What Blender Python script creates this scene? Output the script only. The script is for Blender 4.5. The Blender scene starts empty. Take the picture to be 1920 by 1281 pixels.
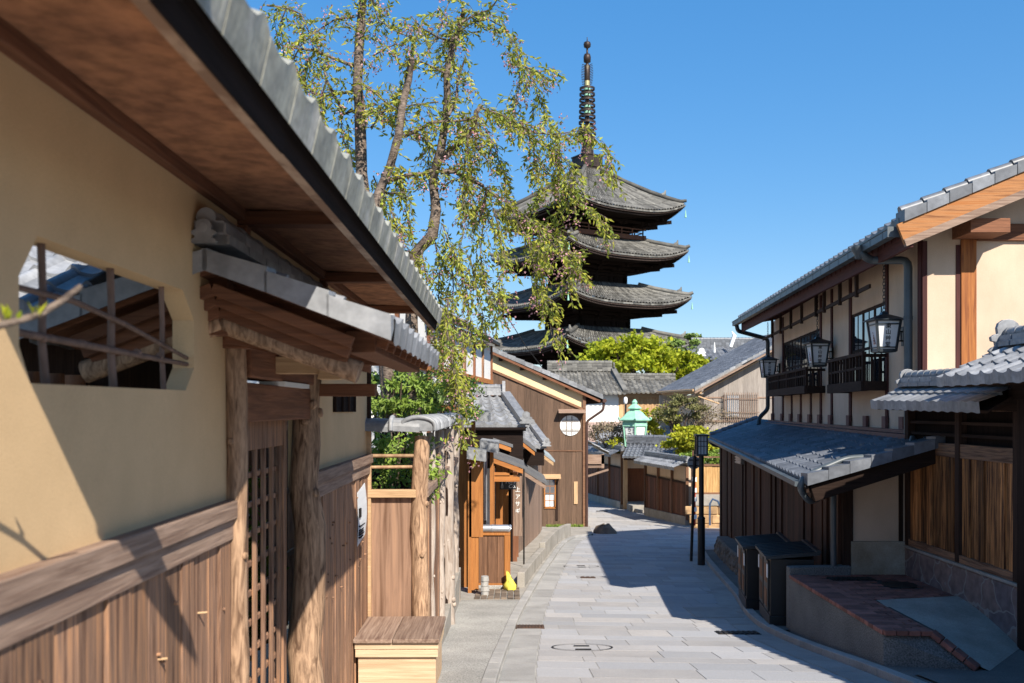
import bpy, bmesh, math, random
from mathutils import Vector, Matrix
C = bpy.context.scene.collection
scene = bpy.context.scene
R = random.Random(11)
F, CX, HY = 1750.0, 960.0, 768.0          # focal length and vanishing point of the street, eye at the origin

# ------------------------------------------------------------------ camera, sky, sun, exposure
cam = bpy.data.cameras.new('camera'); camo = bpy.data.objects.new('camera', cam); C.objects.link(camo)
camo.location = (0, 0, 0); camo.rotation_euler = (math.radians(90), 0, 0)
cam.sensor_width = 36; cam.lens = F/1920*36; cam.shift_y = (HY-640.5)/1920
cam.clip_start = .05; cam.clip_end = 1500
cam.dof.use_dof = True; cam.dof.focus_distance = 13.0; cam.dof.aperture_fstop = 3.2
scene.camera = camo
SUN = Vector((3.1, -6.5, 6.07)).normalized()      # towards the sun
world = bpy.data.worlds.new('World'); scene.world = world; world.use_nodes = True
wn = world.node_tree.nodes; wl = world.node_tree.links
sky = wn.new('ShaderNodeTexSky'); sky.sky_type = 'NISHITA'; sky.sun_disc = False
sky.sun_elevation = math.asin(SUN.z); sky.sun_rotation = math.atan2(SUN.x, SUN.y)
sky.air_density = 1.0; sky.dust_density = .4; sky.ozone_density = 6.0; sky.altitude = 60
hs = wn.new('ShaderNodeHueSaturation'); hs.inputs['Saturation'].default_value = 1.78; hs.inputs['Hue'].default_value = .507; hs.inputs['Value'].default_value = 1.4
gmn = wn.new('ShaderNodeGamma'); gmn.inputs[1].default_value = .5; wl.new(sky.outputs[0], gmn.inputs[0]); wl.new(gmn.outputs[0], hs.inputs['Color'])   # deep polarised blue of the photograph
wl.new(hs.outputs[0], wn['Background'].inputs[0]); wn['Background'].inputs[1].default_value = .145
sl = bpy.data.lights.new('sun', 'SUN'); sl.energy = 4.6; sl.angle = math.radians(.53); sl.color = (1, .93, .82)
so = bpy.data.objects.new('sun', sl); C.objects.link(so); so.location = (20, -40, 60)
so.rotation_euler = (-SUN).to_track_quat('-Z', 'Y').to_euler()
scene.view_settings.view_transform = 'Standard'; scene.view_settings.look = 'None'
scene.view_settings.exposure = .92; scene.view_settings.gamma = 1

# ------------------------------------------------------------------ helpers
V = Vector
def at(px, py, Y):                        # a point Y metres down the street seen at photo pixel px, py
    return V(((px-CX)/F*Y, Y, -(py-HY)/F*Y))
def lerp(a, b, t): return a+(b-a)*t
HK = [(-60, -4), (0, 1.6), (8.5, 2.49), (12.5, 2.95), (21, 3.52), (33, 4.19), (48, 4.58), (70, 4.9), (500, 5.2)]
def pw(pts, x):                           # smooth monotone interpolation
    n = len(pts)
    if x <= pts[0][0]: return pts[0][1]
    if x >= pts[-1][0]: return pts[-1][1]
    for i in range(n-1):
        if x <= pts[i+1][0]: break
    def sl_(k): return (pts[k+1][1]-pts[k][1])/(pts[k+1][0]-pts[k][0])
    def m(k):
        if k == 0: return sl_(0)
        if k == n-1: return sl_(n-2)
        a, b = sl_(k-1), sl_(k)
        return 0 if a*b <= 0 else 2*a*b/(a+b)
    x0, y0 = pts[i]; x1, y1 = pts[i+1]; h = x1-x0; t = (x-x0)/h
    return (2*t**3-3*t*t+1)*y0+(t**3-2*t*t+t)*h*m(i)+(-2*t**3+3*t*t)*y1+(t**3-t*t)*h*m(i+1)
def G(Y): return -pw(HK, Y)               # height of the road surface

class MB:
    """collects shapes for one mesh"""
    def __init__(s, xf=None): s.v = []; s.f = []; s.r = []; s.m = []; s.s = []; s.xf = xf; s.p = []; s.pc = 0; s.hold = False
    def add(s, vs, fs, rv=None, mi=0, sm=False):
        o = len(s.v); s.v += [V(p) for p in vs]
        if rv is None: rv = R.random()
        if not s.hold: s.pc += 1
        for f in fs: s.f.append([o+i for i in f]); s.r.append(rv); s.m.append(mi); s.s.append(sm); s.p.append(s.pc)
    def hexa(s, p, rv=None, mi=0):        # 4 bottom points, 4 top points
        s.add(p, [(3,2,1,0),(4,5,6,7),(0,1,5,4),(1,2,6,5),(2,3,7,6),(3,0,4,7)], rv, mi)
    def bx(s, lo, hi, rv=None, mi=0):
        (a,b,c),(d,e,f) = lo, hi
        s.hexa([(a,b,c),(d,b,c),(d,e,c),(a,e,c),(a,b,f),(d,b,f),(d,e,f),(a,e,f)], rv, mi)
    def beam(s, a, b, w, h, up=(0,0,1), rv=None, mi=0, w2=None, h2=None):
        a, b = V(a), V(b); d = (b-a).normalized(); side = d.cross(V(up)).normalized(); u = side.cross(d)
        w2 = w if w2 is None else w2; h2 = h if h2 is None else h2
        P = [a-side*w/2-u*h/2, a+side*w/2-u*h/2, b+side*w2/2-u*h2/2, b-side*w2/2-u*h2/2,
             a-side*w/2+u*h/2, a+side*w/2+u*h/2, b+side*w2/2+u*h2/2, b-side*w2/2+u*h2/2]
        s.hexa(P, rv, mi)
    def tube(s, pts, rad, n=8, rv=None, mi=0, cap=True, wob=0):
        pts = [V(p) for p in pts]; m = len(pts)
        if not hasattr(rad, '__len__'): rad = [rad]*m
        if rv is None: rv = R.random()
        vs = []; ref = None
        for i, p in enumerate(pts):
            d = (pts[min(i+1,m-1)]-pts[max(i-1,0)]).normalized()
            if ref is None: ref = V((1,0,0)) if abs(d.x) < .8 else V((0,1,0))
            e1 = (ref-d*ref.dot(d)).normalized(); e2 = d.cross(e1); ref = e1
            for k in range(n):
                a = 2*math.pi*k/n; q = rad[i]*(1+(R.uniform(-wob,wob) if wob else 0))
                vs.append(p+(e1*math.cos(a)+e2*math.sin(a))*q)
        fs = [(i*n+k, i*n+(k+1)%n, (i+1)*n+(k+1)%n, (i+1)*n+k) for i in range(m-1) for k in range(n)]
        s.add(vs, fs, rv, mi, True)
        if cap:
            h0 = s.hold; s.hold = True; s.add(vs[:n], [tuple(range(n-1,-1,-1))], rv, mi); s.add(vs[-n:], [tuple(range(n))], rv, mi); s.hold = h0
    def prism(s, poly, vec, rv=None, mi=0):
        n = len(poly); poly = [V(p) for p in poly]; vec = V(vec)
        s.add(poly+[p+vec for p in poly], [tuple(range(n-1,-1,-1)), tuple(range(n,2*n))]+[(i,(i+1)%n,n+(i+1)%n,n+i) for i in range(n)], rv, mi)
    def quad(s, a, b, c, d, rv=None, mi=0): s.add([a,b,c,d], [(0,1,2,3)], rv, mi)
    def lathe(s, c, prof, n=12, rv=None, mi=0, sm=True, rot=0):
        c = V(c); vs = []
        for r, z in prof:
            for k in range(n): a = 2*math.pi*k/n+rot; vs.append(c+V((r*math.cos(a), r*math.sin(a), z)))
        m = len(prof)
        fs = [(i*n+k, i*n+(k+1)%n, (i+1)*n+(k+1)%n, (i+1)*n+k) for i in range(m-1) for k in range(n)]
        s.add(vs, fs, rv, mi, sm); s.add(vs[-n:], [tuple(range(n))], rv, mi); s.add(vs[:n], [tuple(range(n-1,-1,-1))], rv, mi)
    def each(s, name, mat, parent=None, bevel=0):
        """one part per piece"""
        out = []
        for k in sorted(set(s.p)):
            q = MB(s.xf); idx = {}
            for f, r, m, sm, p in zip(s.f, s.r, s.m, s.s, s.p):
                if p != k: continue
                for i in f:
                    if i not in idx: idx[i] = len(q.v); q.v.append(s.v[i])
                q.f.append([idx[i] for i in f]); q.r.append(r); q.m.append(m); q.s.append(sm)
            out.append(q.build(name, mat, parent, bevel))
        return out
    def build(s, name, mat, parent=None, bevel=0, norm=True):
        me = bpy.data.meshes.new(name)
        vs = [s.xf @ p for p in s.v] if s.xf else s.v
        me.from_pydata([tuple(p) for p in vs], [], s.f)
        for m in (mat if isinstance(mat, (list, tuple)) else [mat]): me.materials.append(m)
        me.polygons.foreach_set('material_index', s.m); me.polygons.foreach_set('use_smooth', s.s)
        at_ = me.attributes.new('rv', 'FLOAT', 'FACE'); at_.data.foreach_set('value', s.r)
        if norm:
            b = bmesh.new(); b.from_mesh(me); bmesh.ops.recalc_face_normals(b, faces=b.faces); b.to_mesh(me); b.free()
        me.update()
        o = bpy.data.objects.new(name, me); C.objects.link(o)
        if parent is not None:
            o.parent = parent; root = parent; off = V((0,0,0))
            o.matrix_parent_inverse = Matrix.Translation(-world_loc(parent))
        if bevel:
            md = o.modifiers.new('bevel', 'BEVEL'); md.width = bevel; md.segments = 2; md.limit_method = 'ANGLE'; md.angle_limit = .7; md.use_clamp_overlap = True
        return o
def world_loc(o):                         # every parent here is an unrotated empty, or a mesh built in world coordinates
    return V(o.location) if o.type == 'EMPTY' else V((0,0,0))
def tag(o, label, cat, group=None, kind=None):
    if label: o['label'] = label
    if cat: o['category'] = cat
    if group: o['group'] = group
    if kind: o['kind'] = kind
    return o
def thing(name, label, cat, loc=(0,0,0), group=None):
    o = bpy.data.objects.new(name, None); C.objects.link(o); o.location = loc; o.empty_display_size = .2
    return tag(o, label, cat, group)
def struct(mb, name, mat, kind='structure', **k): return tag(mb.build(name, mat, **k), None, None, kind=kind)
def dup(root, delta, label):              # a copy of a thing with copies of its parts and sub-parts
    r = root.copy(); C.objects.link(r); r.location = V(root.location)+V(delta); r['label'] = label
    for ch in list(root.children):
        c = ch.copy(); C.objects.link(c); c.parent = r
        for g in list(ch.children): d = g.copy(); C.objects.link(d); d.parent = c
    return r

def tiles(mb, a, b, ta, tb, nu, nv, A=.03, T=.025, lip=.06, res=7, kind='s', mi=0):
    """pantile field: a-b is the eave, ta / tb run from the eave to the ridge"""
    a, b, ta, tb = V(a), V(b), V(ta), V(tb); N = (b-a).cross(ta).normalized()
    if N.z < 0: N = -N
    def prof(s_):
        if kind == 's': return -A*.45*math.sin(math.pi*s_/.64) if s_ < .64 else A*math.sin(math.pi*(s_-.64)/.36)
        if kind == 'h': return A*math.sin(math.pi*s_/.45) if s_ < .45 else -.2*A*math.sin(math.pi*(s_-.45)/.55)
        return A*.25*math.sin(2*math.pi*s_)
    n = nu*res
    for j in range(nv):
        v0, v1 = j/nv, (j+1)/nv
        for i in range(nu):
            rv = R.random(); lo = []; hi = []; lo0 = []
            for k in range(res+1):
                q = k/res; u = (i+q)/nu; t = lerp(ta, tb, u); e = lerp(a, b, u); p = prof(q if q < 1 else 0)
                lo.append(e+t*v0+N*(p+T)); hi.append(e+t*(v1+.01)+N*p); lo0.append(e+t*v0+N*(p-.01)+(V((0,0,-lip)) if j == 0 else V((0,0,0))))
                if j == 0 and kind == 's': lo0[-1] = e+V((0,0,-lip))+N*(min(p, 0)*.9)
            m = res+1
            mb.add(lo+hi, [(k, k+1, m+k+1, m+k) for k in range(res)], rv, mi, True)
            mb.add(lo0+lo, [(k, k+1, m+k+1, m+k) for k in range(res)], rv, mi)
def verge(mb, a, b, n, w, h, side, mi=0):
    """stepped verge tiles from eave a to top b; side = outward unit vector"""
    a, b, side = V(a), V(b), V(side); d = (b-a)/n
    for i in range(n):
        p, q = a+d*i, a+d*(i+1.06); z0 = V((0,0,.022)); rv = R.random()
        mb.hexa([p-side*w, p+side*.02, q+side*.02, q-side*w, p-side*w+V((0,0,h))+z0, p+side*.02+V((0,0,h))+z0, q+side*.02+V((0,0,h)), q-side*w+V((0,0,h))], rv, mi) if True else None
def ridge(mb, a, b, w=.24, h=.16, r=.075, layers=3, ring=.28, mi=0):
    a, b = V(a), V(b); L = (b-a).length; lh = h/layers; d = (b-a).normalized()
    for k in range(layers):
        ww = w*(1-.16*k); m = max(1, int(L/.3))
        for i in range(m):
            p, q = lerp(a, b, i/m), lerp(a, b, (i+1)/m-.004)
            mb.beam(p+V((0,0,lh*(k+.42))), q+V((0,0,lh*(k+.42))), ww, lh*.82, mi=mi)
        mb.beam(a+V((0,0,lh*(k+.5))), b+V((0,0,lh*(k+.5))), ww*.88, lh, mi=mi)
    z = V((0,0,h+r*.35)); mb.tube([a+z, b+z], r, 12, mi=mi)
    m = max(1, int(L/ring))
    for i in range(m): p = lerp(a, b, (i+.5)/m)+z; mb.tube([p-d*.02, p+d*.02], r*1.13, 12, mi=mi)
def oni(mb, c, side, s=1.0, mi=0, th=.07):
    """ridge-end ornament: c = bottom centre, side = outward normal (horizontal)"""
    c = V(c); n = V(side).normalized(); x = V((-n.y, n.x, 0)); z = V((0,0,1)); pts = []
    half = [(.20,0),(.24,.03),(.20,.07),(.15,.09),(.16,.14),(.205,.15),(.215,.2),(.17,.23),(.13,.24),(.14,.31),(.12,.37),(.06,.41),(0,.42)]
    for px_, pz in half: pts.append(c+x*px_*s+z*pz*s)
    for px_, pz in reversed(half[:-1]): pts.append(c-x*px_*s+z*pz*s)
    mb.prism(pts, n*th*s, mi=mi)
    ring = [c+n*(th*s+.012*s)+x*math.cos(k*math.pi/6)*.085*s+z*(.27*s+math.sin(k*math.pi/6)*.085*s) for k in range(12)]
    mb.prism(ring, -n*.012*s, mi=mi)

# ------------------------------------------------------------------ materials
def nt(name):
    m = bpy.data.materials.new(name); m.use_nodes = True; t = m.node_tree
    return m, t.nodes, t.links, t.nodes['Principled BSDF']
def mat(name, c1, c2=None, rough=.75, scale=6, stretch=(1,1,1), rvar=.35, bump=.15, bscale=60, spec=.3, metal=0, lo=.35, hi=.65, detail=6, speck=None, transl=0, bstretch=None, dist=0, hue=None, c3=None):
    c2 = c2 or tuple(x*.75 for x in c1)
    m, n, l, p = nt(name)
    tc = n.new('ShaderNodeTexCoord'); a = n.new('ShaderNodeAttribute'); a.attribute_name = 'rv'
    off = n.new('ShaderNodeVectorMath'); off.operation = 'MULTIPLY_ADD'
    off.inputs[1].default_value = (17.3, 9.1, 23.7); l.new(a.outputs['Vector'], off.inputs[0]); l.new(tc.outputs['Object'], off.inputs[2])
    mp = n.new('ShaderNodeMapping'); mp.inputs['Scale'].default_value = stretch; l.new(off.outputs[0], mp.inputs[0])
    no = n.new('ShaderNodeTexNoise'); no.inputs['Scale'].default_value = scale; no.inputs['Detail'].default_value = detail; no.inputs['Roughness'].default_value = .62
    no.inputs['Distortion'].default_value = dist
    l.new(mp.outputs[0], no.inputs['Vector'])
    cr = n.new('ShaderNodeValToRGB'); cr.color_ramp.elements[0].position = lo; cr.color_ramp.elements[1].position = hi
    cr.color_ramp.elements[0].color = (*c1, 1); cr.color_ramp.elements[1].color = (*c2, 1)
    if c3: e = cr.color_ramp.elements.new(.5*(lo+hi)); e.color = (*c3, 1)
    l.new(no.outputs[0], cr.inputs[0]); col = cr.outputs[0]
    if hue:                               # some pieces have another colour
        md = n.new('ShaderNodeMath'); md.operation = 'MULTIPLY_ADD'; md.inputs[1].default_value = 7.31; l.new(a.outputs['Fac'], md.inputs[0]); fr_ = n.new('ShaderNodeMath'); fr_.operation = 'FRACT'; l.new(md.outputs[0], fr_.inputs[0])
        mh = n.new('ShaderNodeMixRGB'); l.new(fr_.outputs[0], mh.inputs[0]); l.new(col, mh.inputs[1]); mh.inputs[2].default_value = (*hue, 1); col = mh.outputs[0]
    if speck:
        n2 = n.new('ShaderNodeTexNoise'); n2.inputs['Scale'].default_value = speck[0]; n2.inputs['Detail'].default_value = 3; l.new(tc.outputs['Object'], n2.inputs['Vector'])
        mr = n.new('ShaderNodeMapRange'); mr.inputs[1].default_value = .32; mr.inputs[2].default_value = .68; mr.inputs[3].default_value = 1-speck[1]; mr.inputs[4].default_value = 1+speck[1]; l.new(n2.outputs[0], mr.inputs[0])
        mx = n.new('ShaderNodeVectorMath'); mx.operation = 'SCALE'; l.new(col, mx.inputs[0]); l.new(mr.outputs[0], mx.inputs['Scale']); col = mx.outputs[0]
    if rvar:
        mr = n.new('ShaderNodeMapRange'); mr.inputs[3].default_value = 1-rvar; mr.inputs[4].default_value = 1+rvar; l.new(a.outputs['Fac'], mr.inputs[0])
        mx = n.new('ShaderNodeVectorMath'); mx.operation = 'SCALE'; l.new(col, mx.inputs[0]); l.new(mr.outputs[0], mx.inputs['Scale']); col = mx.outputs[0]
    l.new(col, p.inputs['Base Color']); p.inputs['Roughness'].default_value = rough; p.inputs['Specular IOR Level'].default_value = spec; p.inputs['Metallic'].default_value = metal
    if bump:
        b = n.new('ShaderNodeBump'); b.inputs['Strength'].default_value = bump; b.inputs['Distance'].default_value = .01
        n3 = n.new('ShaderNodeTexNoise'); n3.inputs['Scale'].default_value = bscale; n3.inputs['Detail'].default_value = 5
        mp2 = n.new('ShaderNodeMapping'); mp2.inputs['Scale'].default_value = bstretch or stretch; l.new(off.outputs[0], mp2.inputs[0]); l.new(mp2.outputs[0], n3.inputs['Vector'])
        l.new(n3.outputs[0], b.inputs['Height']); l.new(b.outputs[0], p.inputs['Normal'])
    if transl:
        tr = n.new('ShaderNodeBsdfTranslucent'); l.new(col, tr.inputs[0]); ms = n.new('ShaderNodeMixShader'); ms.inputs[0].default_value = transl
        o = n['Material Output']; l.new(p.outputs[0], ms.inputs[1]); l.new(tr.outputs[0], ms.inputs[2]); l.new(ms.outputs[0], o.inputs[0])
    return m
def wood(name, c1, c2, axis='Z', scale=1.0, rvar=.3, rough=.75, bump=.35, c3=None, spec=.25, lo=.3, hi=.7):
    st = {'X': (1.2,26,26), 'Y': (26,1.2,26), 'Z': (26,26,1.2)}[axis]
    return mat(name, c1, c2, rough, 1.6*scale, st, rvar, bump, 3.2*scale, spec, lo=lo, hi=hi, dist=.6, c3=c3)
def ply(col): return tuple(col)
OCHRE = mat('ochre_plaster', (.64,.44,.24), (.54,.37,.20), .95, 1.3, rvar=.0, bump=.12, bscale=120, speck=(160,.05))
OCHRE2 = mat('tan_plaster', (.59,.45,.335), (.49,.37,.27), .95, 1.6, rvar=.03, bump=.12, bscale=90, stretch=(1,1,.6), speck=(90,.06))
WHITEP = mat('white_plaster', (.78,.77,.73), (.70,.69,.66), .9, 1.2, rvar=.03, bump=.08)
CREAM = mat('cream_plaster', (.74,.58,.34), (.68,.52,.30), .9, 1.2, rvar=.03, bump=.05)
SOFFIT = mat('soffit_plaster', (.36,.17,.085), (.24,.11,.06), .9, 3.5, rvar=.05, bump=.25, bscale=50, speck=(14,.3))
def woodset(nm, c1, c2, **k): return {ax: wood(nm+'_'+ax.lower(), c1, c2, ax, **k) for ax in 'XYZ'}
BROWN = woodset('brown_wood', (.26,.135,.075), (.10,.05,.03), rvar=.35)
GREYW = woodset('weathered_wood', (.35,.245,.185), (.15,.09,.066), rvar=.2, c3=(.25,.17,.125), lo=.32, hi=.68)
REDW = woodset('red_brown_wood', (.23,.098,.050), (.10,.042,.023), rvar=.25)
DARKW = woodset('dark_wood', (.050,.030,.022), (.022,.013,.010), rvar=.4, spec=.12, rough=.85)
BLACKW = woodset('blackened_wood', (.022,.015,.013), (.011,.008,.007), rvar=.3, spec=.06, rough=.95)
ORANGEW = woodset('orange_wood', (.44,.18,.05), (.27,.10,.028), rvar=.12)
MIDW = woodset('sun_tanned_wood', (.38,.195,.10), (.10,.048,.028), rvar=.32, c3=(.23,.135,.088), lo=.36, hi=.64)
TANW = woodset('tan_wood', (.55,.37,.21), (.38,.235,.125), rvar=.15)
CEDAR = wood('striped_cedar', (.42,.185,.065), (.055,.022,.011), 'Z', .8, rvar=.55, lo=.4, hi=.6)
BURGW = woodset('burgundy_wood', (.085,.026,.022), (.042,.014,.013), rvar=.2)
GABLEW = woodset('gable_boards', (.155,.095,.062), (.080,.050,.034), rvar=.2)
GREYB = woodset('silver_boards', (.34,.30,.265), (.20,.17,.15), rvar=.14)
LOG = mat('log_bark', (.47,.30,.185), (.12,.066,.038), .8, 3, (9,9,1.3), .12, .5, 5, lo=.36, hi=.64, dist=1.2)
LOGG = mat('silver_log', (.50,.43,.37), (.24,.18,.14), .8, 3, (9,9,1.2), .12, .4, 5, lo=.3, hi=.7, dist=1.0)
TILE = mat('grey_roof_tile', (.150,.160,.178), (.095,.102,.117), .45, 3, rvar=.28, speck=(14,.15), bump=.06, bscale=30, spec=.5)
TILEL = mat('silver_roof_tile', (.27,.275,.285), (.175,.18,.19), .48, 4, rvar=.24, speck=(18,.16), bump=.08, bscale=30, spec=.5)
TILEO = mat('old_roof_tile', (.175,.168,.150), (.085,.083,.078), .7, 1.5, rvar=.45, bump=.1, bscale=20, spec=.3)
TILEM = mat('mossy_eave_tile', (.34,.335,.31), (.20,.20,.175), .6, 4, rvar=.10, speck=(30,.2), bump=.15, bscale=25, c3=(.26,.26,.22))
GRILLE = mat('grille_branch', (.21,.13,.095), (.12,.075,.055), .7, 3, (8,8,2), .2, .1)
BAMBOO = mat('bamboo_pole', (.42,.27,.15), (.27,.16,.09), .6, 3, (8,8,2), .2, .1)
STONE = mat('paving_granite', (.40,.375,.355), (.325,.307,.295), .85, 1.4, rvar=.13, hue=(.335,.335,.345), bump=.25, bscale=70, speck=(110,.16))
MORTAR = mat('paving_joint', (.38,.36,.33), (.27,.26,.24), .95, 3, rvar=0, bump=.2, speck=(60,.2))
KERB = mat('kerb_stone', (.37,.355,.335), (.27,.26,.245), .9, 1.5, rvar=.1, bump=.2, bscale=60, speck=(90,.13))
AGG = mat('washed_aggregate', (.38,.365,.335), (.27,.26,.24), .95, 1.2, rvar=.02, bump=.5, bscale=120, speck=(75,.4))
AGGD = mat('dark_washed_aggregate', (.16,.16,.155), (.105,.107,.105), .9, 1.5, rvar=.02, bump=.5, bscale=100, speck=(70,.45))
CONC = mat('old_concrete', (.36,.33,.29), (.25,.23,.20), .95, 2.2, rvar=.06, bump=.25, bscale=50, speck=(60,.12))
ASPH = mat('grey_apron', (.16,.155,.145), (.11,.107,.10), .95, 1.5, rvar=0, bump=.3, bscale=90, speck=(100,.25))
EARTH = mat('earth', (.16,.14,.11), (.10,.09,.07), 1, 1, rvar=0, bump=.3)
RUBBLE = mat('rubble_stone', (.20,.15,.11), (.09,.07,.055), .9, 3, rvar=.4, bump=.5, bscale=18)
GOLDST = mat('golden_stone', (.46,.30,.15), (.25,.15,.08), .9, 4, rvar=.25, bump=.4, bscale=18)
BRICK = mat('red_brick', (.28,.118,.092), (.17,.075,.06), .85, 5, rvar=.3, bump=.2, bscale=60)
IRON = mat('cast_iron', (.035,.032,.030), (.022,.02,.019), .6, 8, rvar=.1, bump=.1, metal=.4)
RUST = mat('rusty_grate', (.10,.055,.035), (.05,.035,.028), .8, 8, rvar=.1, bump=.2)
BLACK = mat('black_paint', (.012,.012,.013), (.010,.010,.011), .45, 4, rvar=.1, bump=.03, spec=.5)
BLUEBL = mat('blue_black_metal', (.018,.026,.033), (.013,.019,.024), .4, 4, rvar=.1, bump=.03, spec=.5)
PIPE = mat('grey_blue_pipe', (.075,.09,.10), (.05,.062,.07), .45, 3, rvar=.08, bump=.04, spec=.5)
SILVER = mat('galvanised_metal', (.55,.56,.58), (.42,.43,.45), .35, 3, rvar=.08, bump=.03, metal=.7)
COPPER = mat('verdigris_copper', (.30,.56,.42), (.22,.45,.33), .6, 5, rvar=.08, bump=.1)
PAPER = mat('lantern_paper', (.82,.83,.84), (.78,.79,.80), .8, 3, rvar=.03, bump=0, transl=.3)
WPAINT = mat('white_paint', (.80,.80,.78), (.74,.74,.72), .5, 3, rvar=.03, bump=.02)
INK = mat('ink', (.008,.008,.008), (.006,.006,.006), .8, 3, rvar=0, bump=0)
REDP = mat('red_band', (.42,.045,.02), (.33,.03,.02), .5, 4, rvar=.05, bump=0)
YELL = mat('yellow_cloth', (.70,.60,.10), (.58,.48,.06), .85, 8, rvar=.05, bump=.3, bscale=12)
BRONZE = mat('dark_bronze', (.060,.042,.034), (.035,.026,.022), .5, 3, rvar=.2, bump=.05, metal=.5)
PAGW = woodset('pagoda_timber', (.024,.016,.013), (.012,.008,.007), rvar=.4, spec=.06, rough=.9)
PAGR = mat('pagoda_rail', (.15,.065,.035), (.10,.045,.03), .8, 3, rvar=.2, bump=0)
METALR = mat('sheet_metal_roof', (.17,.17,.175), (.125,.125,.13), .4, 2, rvar=.1, bump=.03, metal=.3)
METALB = mat('pale_blue_sheet', (.32,.37,.40), (.26,.30,.33), .4, 2, rvar=.1, bump=.03, metal=.2)
LEAF = mat('cherry_leaf', (.46,.40,.055), (.17,.25,.04), .5, 3, rvar=.4, bump=0, spec=.4, transl=.42, c3=(.34,.37,.05))
LEAFG = mat('garden_leaf', (.17,.28,.045), (.28,.37,.06), .5, 3, rvar=.5, bump=0, spec=.4, transl=.35)
LEAFY = mat('yellow_maple_leaf', (.46,.46,.025), (.27,.35,.025), .6, .5, rvar=.3, bump=0, transl=.45)
LEAFC = mat('golden_conifer', (.52,.48,.03), (.30,.36,.03), .7, 1.5, rvar=.35, bump=0, transl=.3)
NEEDLE = mat('pine_needle', (.13,.21,.05), (.21,.28,.07), .6, 2, rvar=.45, bump=0, transl=.15)
NEEDLEB = mat('brownish_needle', (.20,.18,.07), (.13,.14,.05), .7, 2, rvar=.4, bump=0, transl=.2)
TWIGL = mat('budding_twig', (.26,.22,.13), (.17,.12,.09), .8, 2, rvar=.4, bump=0, transl=.2)
PINK = mat('faded_blossom', (.68,.40,.43), (.45,.20,.22), .7, 4, rvar=.35, bump=0, transl=.4)
BARK = mat('cherry_bark', (.24,.185,.145), (.07,.052,.042), .85, 3, (6,6,14), .1, .8, 8, lo=.35, hi=.62)
BARKD = mat('dark_bark', (.10,.07,.05), (.05,.035,.028), .9, 5, rvar=.1, bump=.5, bscale=20)
def glass(name, c, rough=.03, spec=1.0):
    m, n, l, p = nt(name); p.inputs['Base Color'].default_value = (*c, 1); p.inputs['IOR'].default_value = 2.3; p.inputs['Roughness'].default_value = rough; p.inputs['Specular IOR Level'].default_value = spec
    return m
GLASS = glass('window_glass', (.02,.024,.03))
FROST = mat('frosted_pane', (.55,.58,.60), (.48,.51,.53), .35, 2, rvar=.05, bump=0, spec=.5)
RING = mat('brown_metal_gutter', (.085,.045,.035), (.06,.032,.026), .5, 3, rvar=.1, bump=0)

def text(body, size, loc, name, m, parent, rot=(math.pi/2,0,0), align='CENTER', vertical=False, step=1.05, sx=1.0):
    """lettering as a mesh, one object; faces -Y unless rotated"""
    mb = MB(); dg = None
    rows = list(body) if vertical else body.split('\n')
    M = Matrix.Translation(V(loc)) @ Matrix.Rotation(rot[2],4,'Z') @ Matrix.Rotation(rot[0],4,'X')
    for i, ch in enumerate(rows):
        if ch == ' ': continue
        cu = bpy.data.curves.new('t', 'FONT'); cu.body = ch; cu.size = size; cu.align_x = align; cu.align_y = 'CENTER'; cu.extrude = .0015; cu.offset = size*.008
        ob = bpy.data.objects.new('t', cu); C.objects.link(ob)
        dg = bpy.context.evaluated_depsgraph_get(); me = bpy.data.meshes.new_from_object(ob.evaluated_get(dg))
        y = -(i-(len(rows)-1)/2)*size*step
        vs = [M @ V((v.co.x*sx, v.co.y+y, v.co.z)) for v in me.vertices]
        mb.add(vs, [tuple(p.vertices) for p in me.polygons], .5)
        bpy.data.objects.remove(ob); bpy.data.curves.remove(cu); bpy.data.meshes.remove(me)
    return mb.build(name, m, parent)

# leaves --------------------------------------------------------------
def leaf(mb, p, d, L, W, fold=.25, rv=None, mi=0):
    """one pointed leaf starting at p along d"""
    d = d.normalized(); r = V((R.uniform(-1,1), R.uniform(-1,1), R.uniform(-1,1))); s_ = d.cross(r)
    if s_.length < .05: s_ = d.cross(V((0,0,1)))
    s_.normalize(); n = s_.cross(d)
    a, t = p, p+d*L; m1 = p+d*L*.42
    mb.add([a, m1+s_*W/2+n*W*fold, t, m1-s_*W/2+n*W*fold, m1], [(0,1,4),(1,2,4),(4,2,3),(0,4,3)], rv, mi)
def card(mb, p, s, rv=None, mi=0):
    """small irregular leaf clump face"""
    n = V((R.gauss(0,1), R.gauss(0,1), R.gauss(.4,1))).normalized(); x = n.orthogonal().normalized(); y = n.cross(x); k = 5
    a0 = R.uniform(0,6.28)
    mb.add([p+(x*math.cos(a0+i*6.283/k)+y*math.sin(a0+i*6.283/k))*s*R.uniform(.45,1.1) for i in range(k)], [tuple(range(k))], rv, mi)
def crown(mb, c, rad, n, s, clumps=26, tight=.3, mi=0, shell=.55, leafy=False):
    """leaf faces gathered in clumps through an ellipsoid"""
    c = V(c); rad = V(rad); cl = []
    for i in range(clumps):
        while True:
            q = V((R.uniform(-1,1), R.uniform(-1,1), R.uniform(-1,1)))
            if shell < q.length < 1: break
        cl.append((q, R.random(), R.uniform(.6,1.3)))
    for i in range(n):
        q, rv, w = cl[R.randrange(clumps)]
        p = q+V((R.gauss(0,1), R.gauss(0,1), R.gauss(0,.8)))*tight*w*.5
        p = c+V((p.x*rad.x, p.y*rad.y, p.z*rad.z))
        r_ = min(1, max(0, rv*.6+R.random()*.4))
        if leafy: leaf(mb, p, V((R.gauss(0,1), R.gauss(0,1), R.gauss(-.4,1))), s*R.uniform(.8,1.4), s*.5, rv=r_, mi=mi)
        else: card(mb, p, s*R.uniform(.6,1.3), r_, mi)
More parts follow.
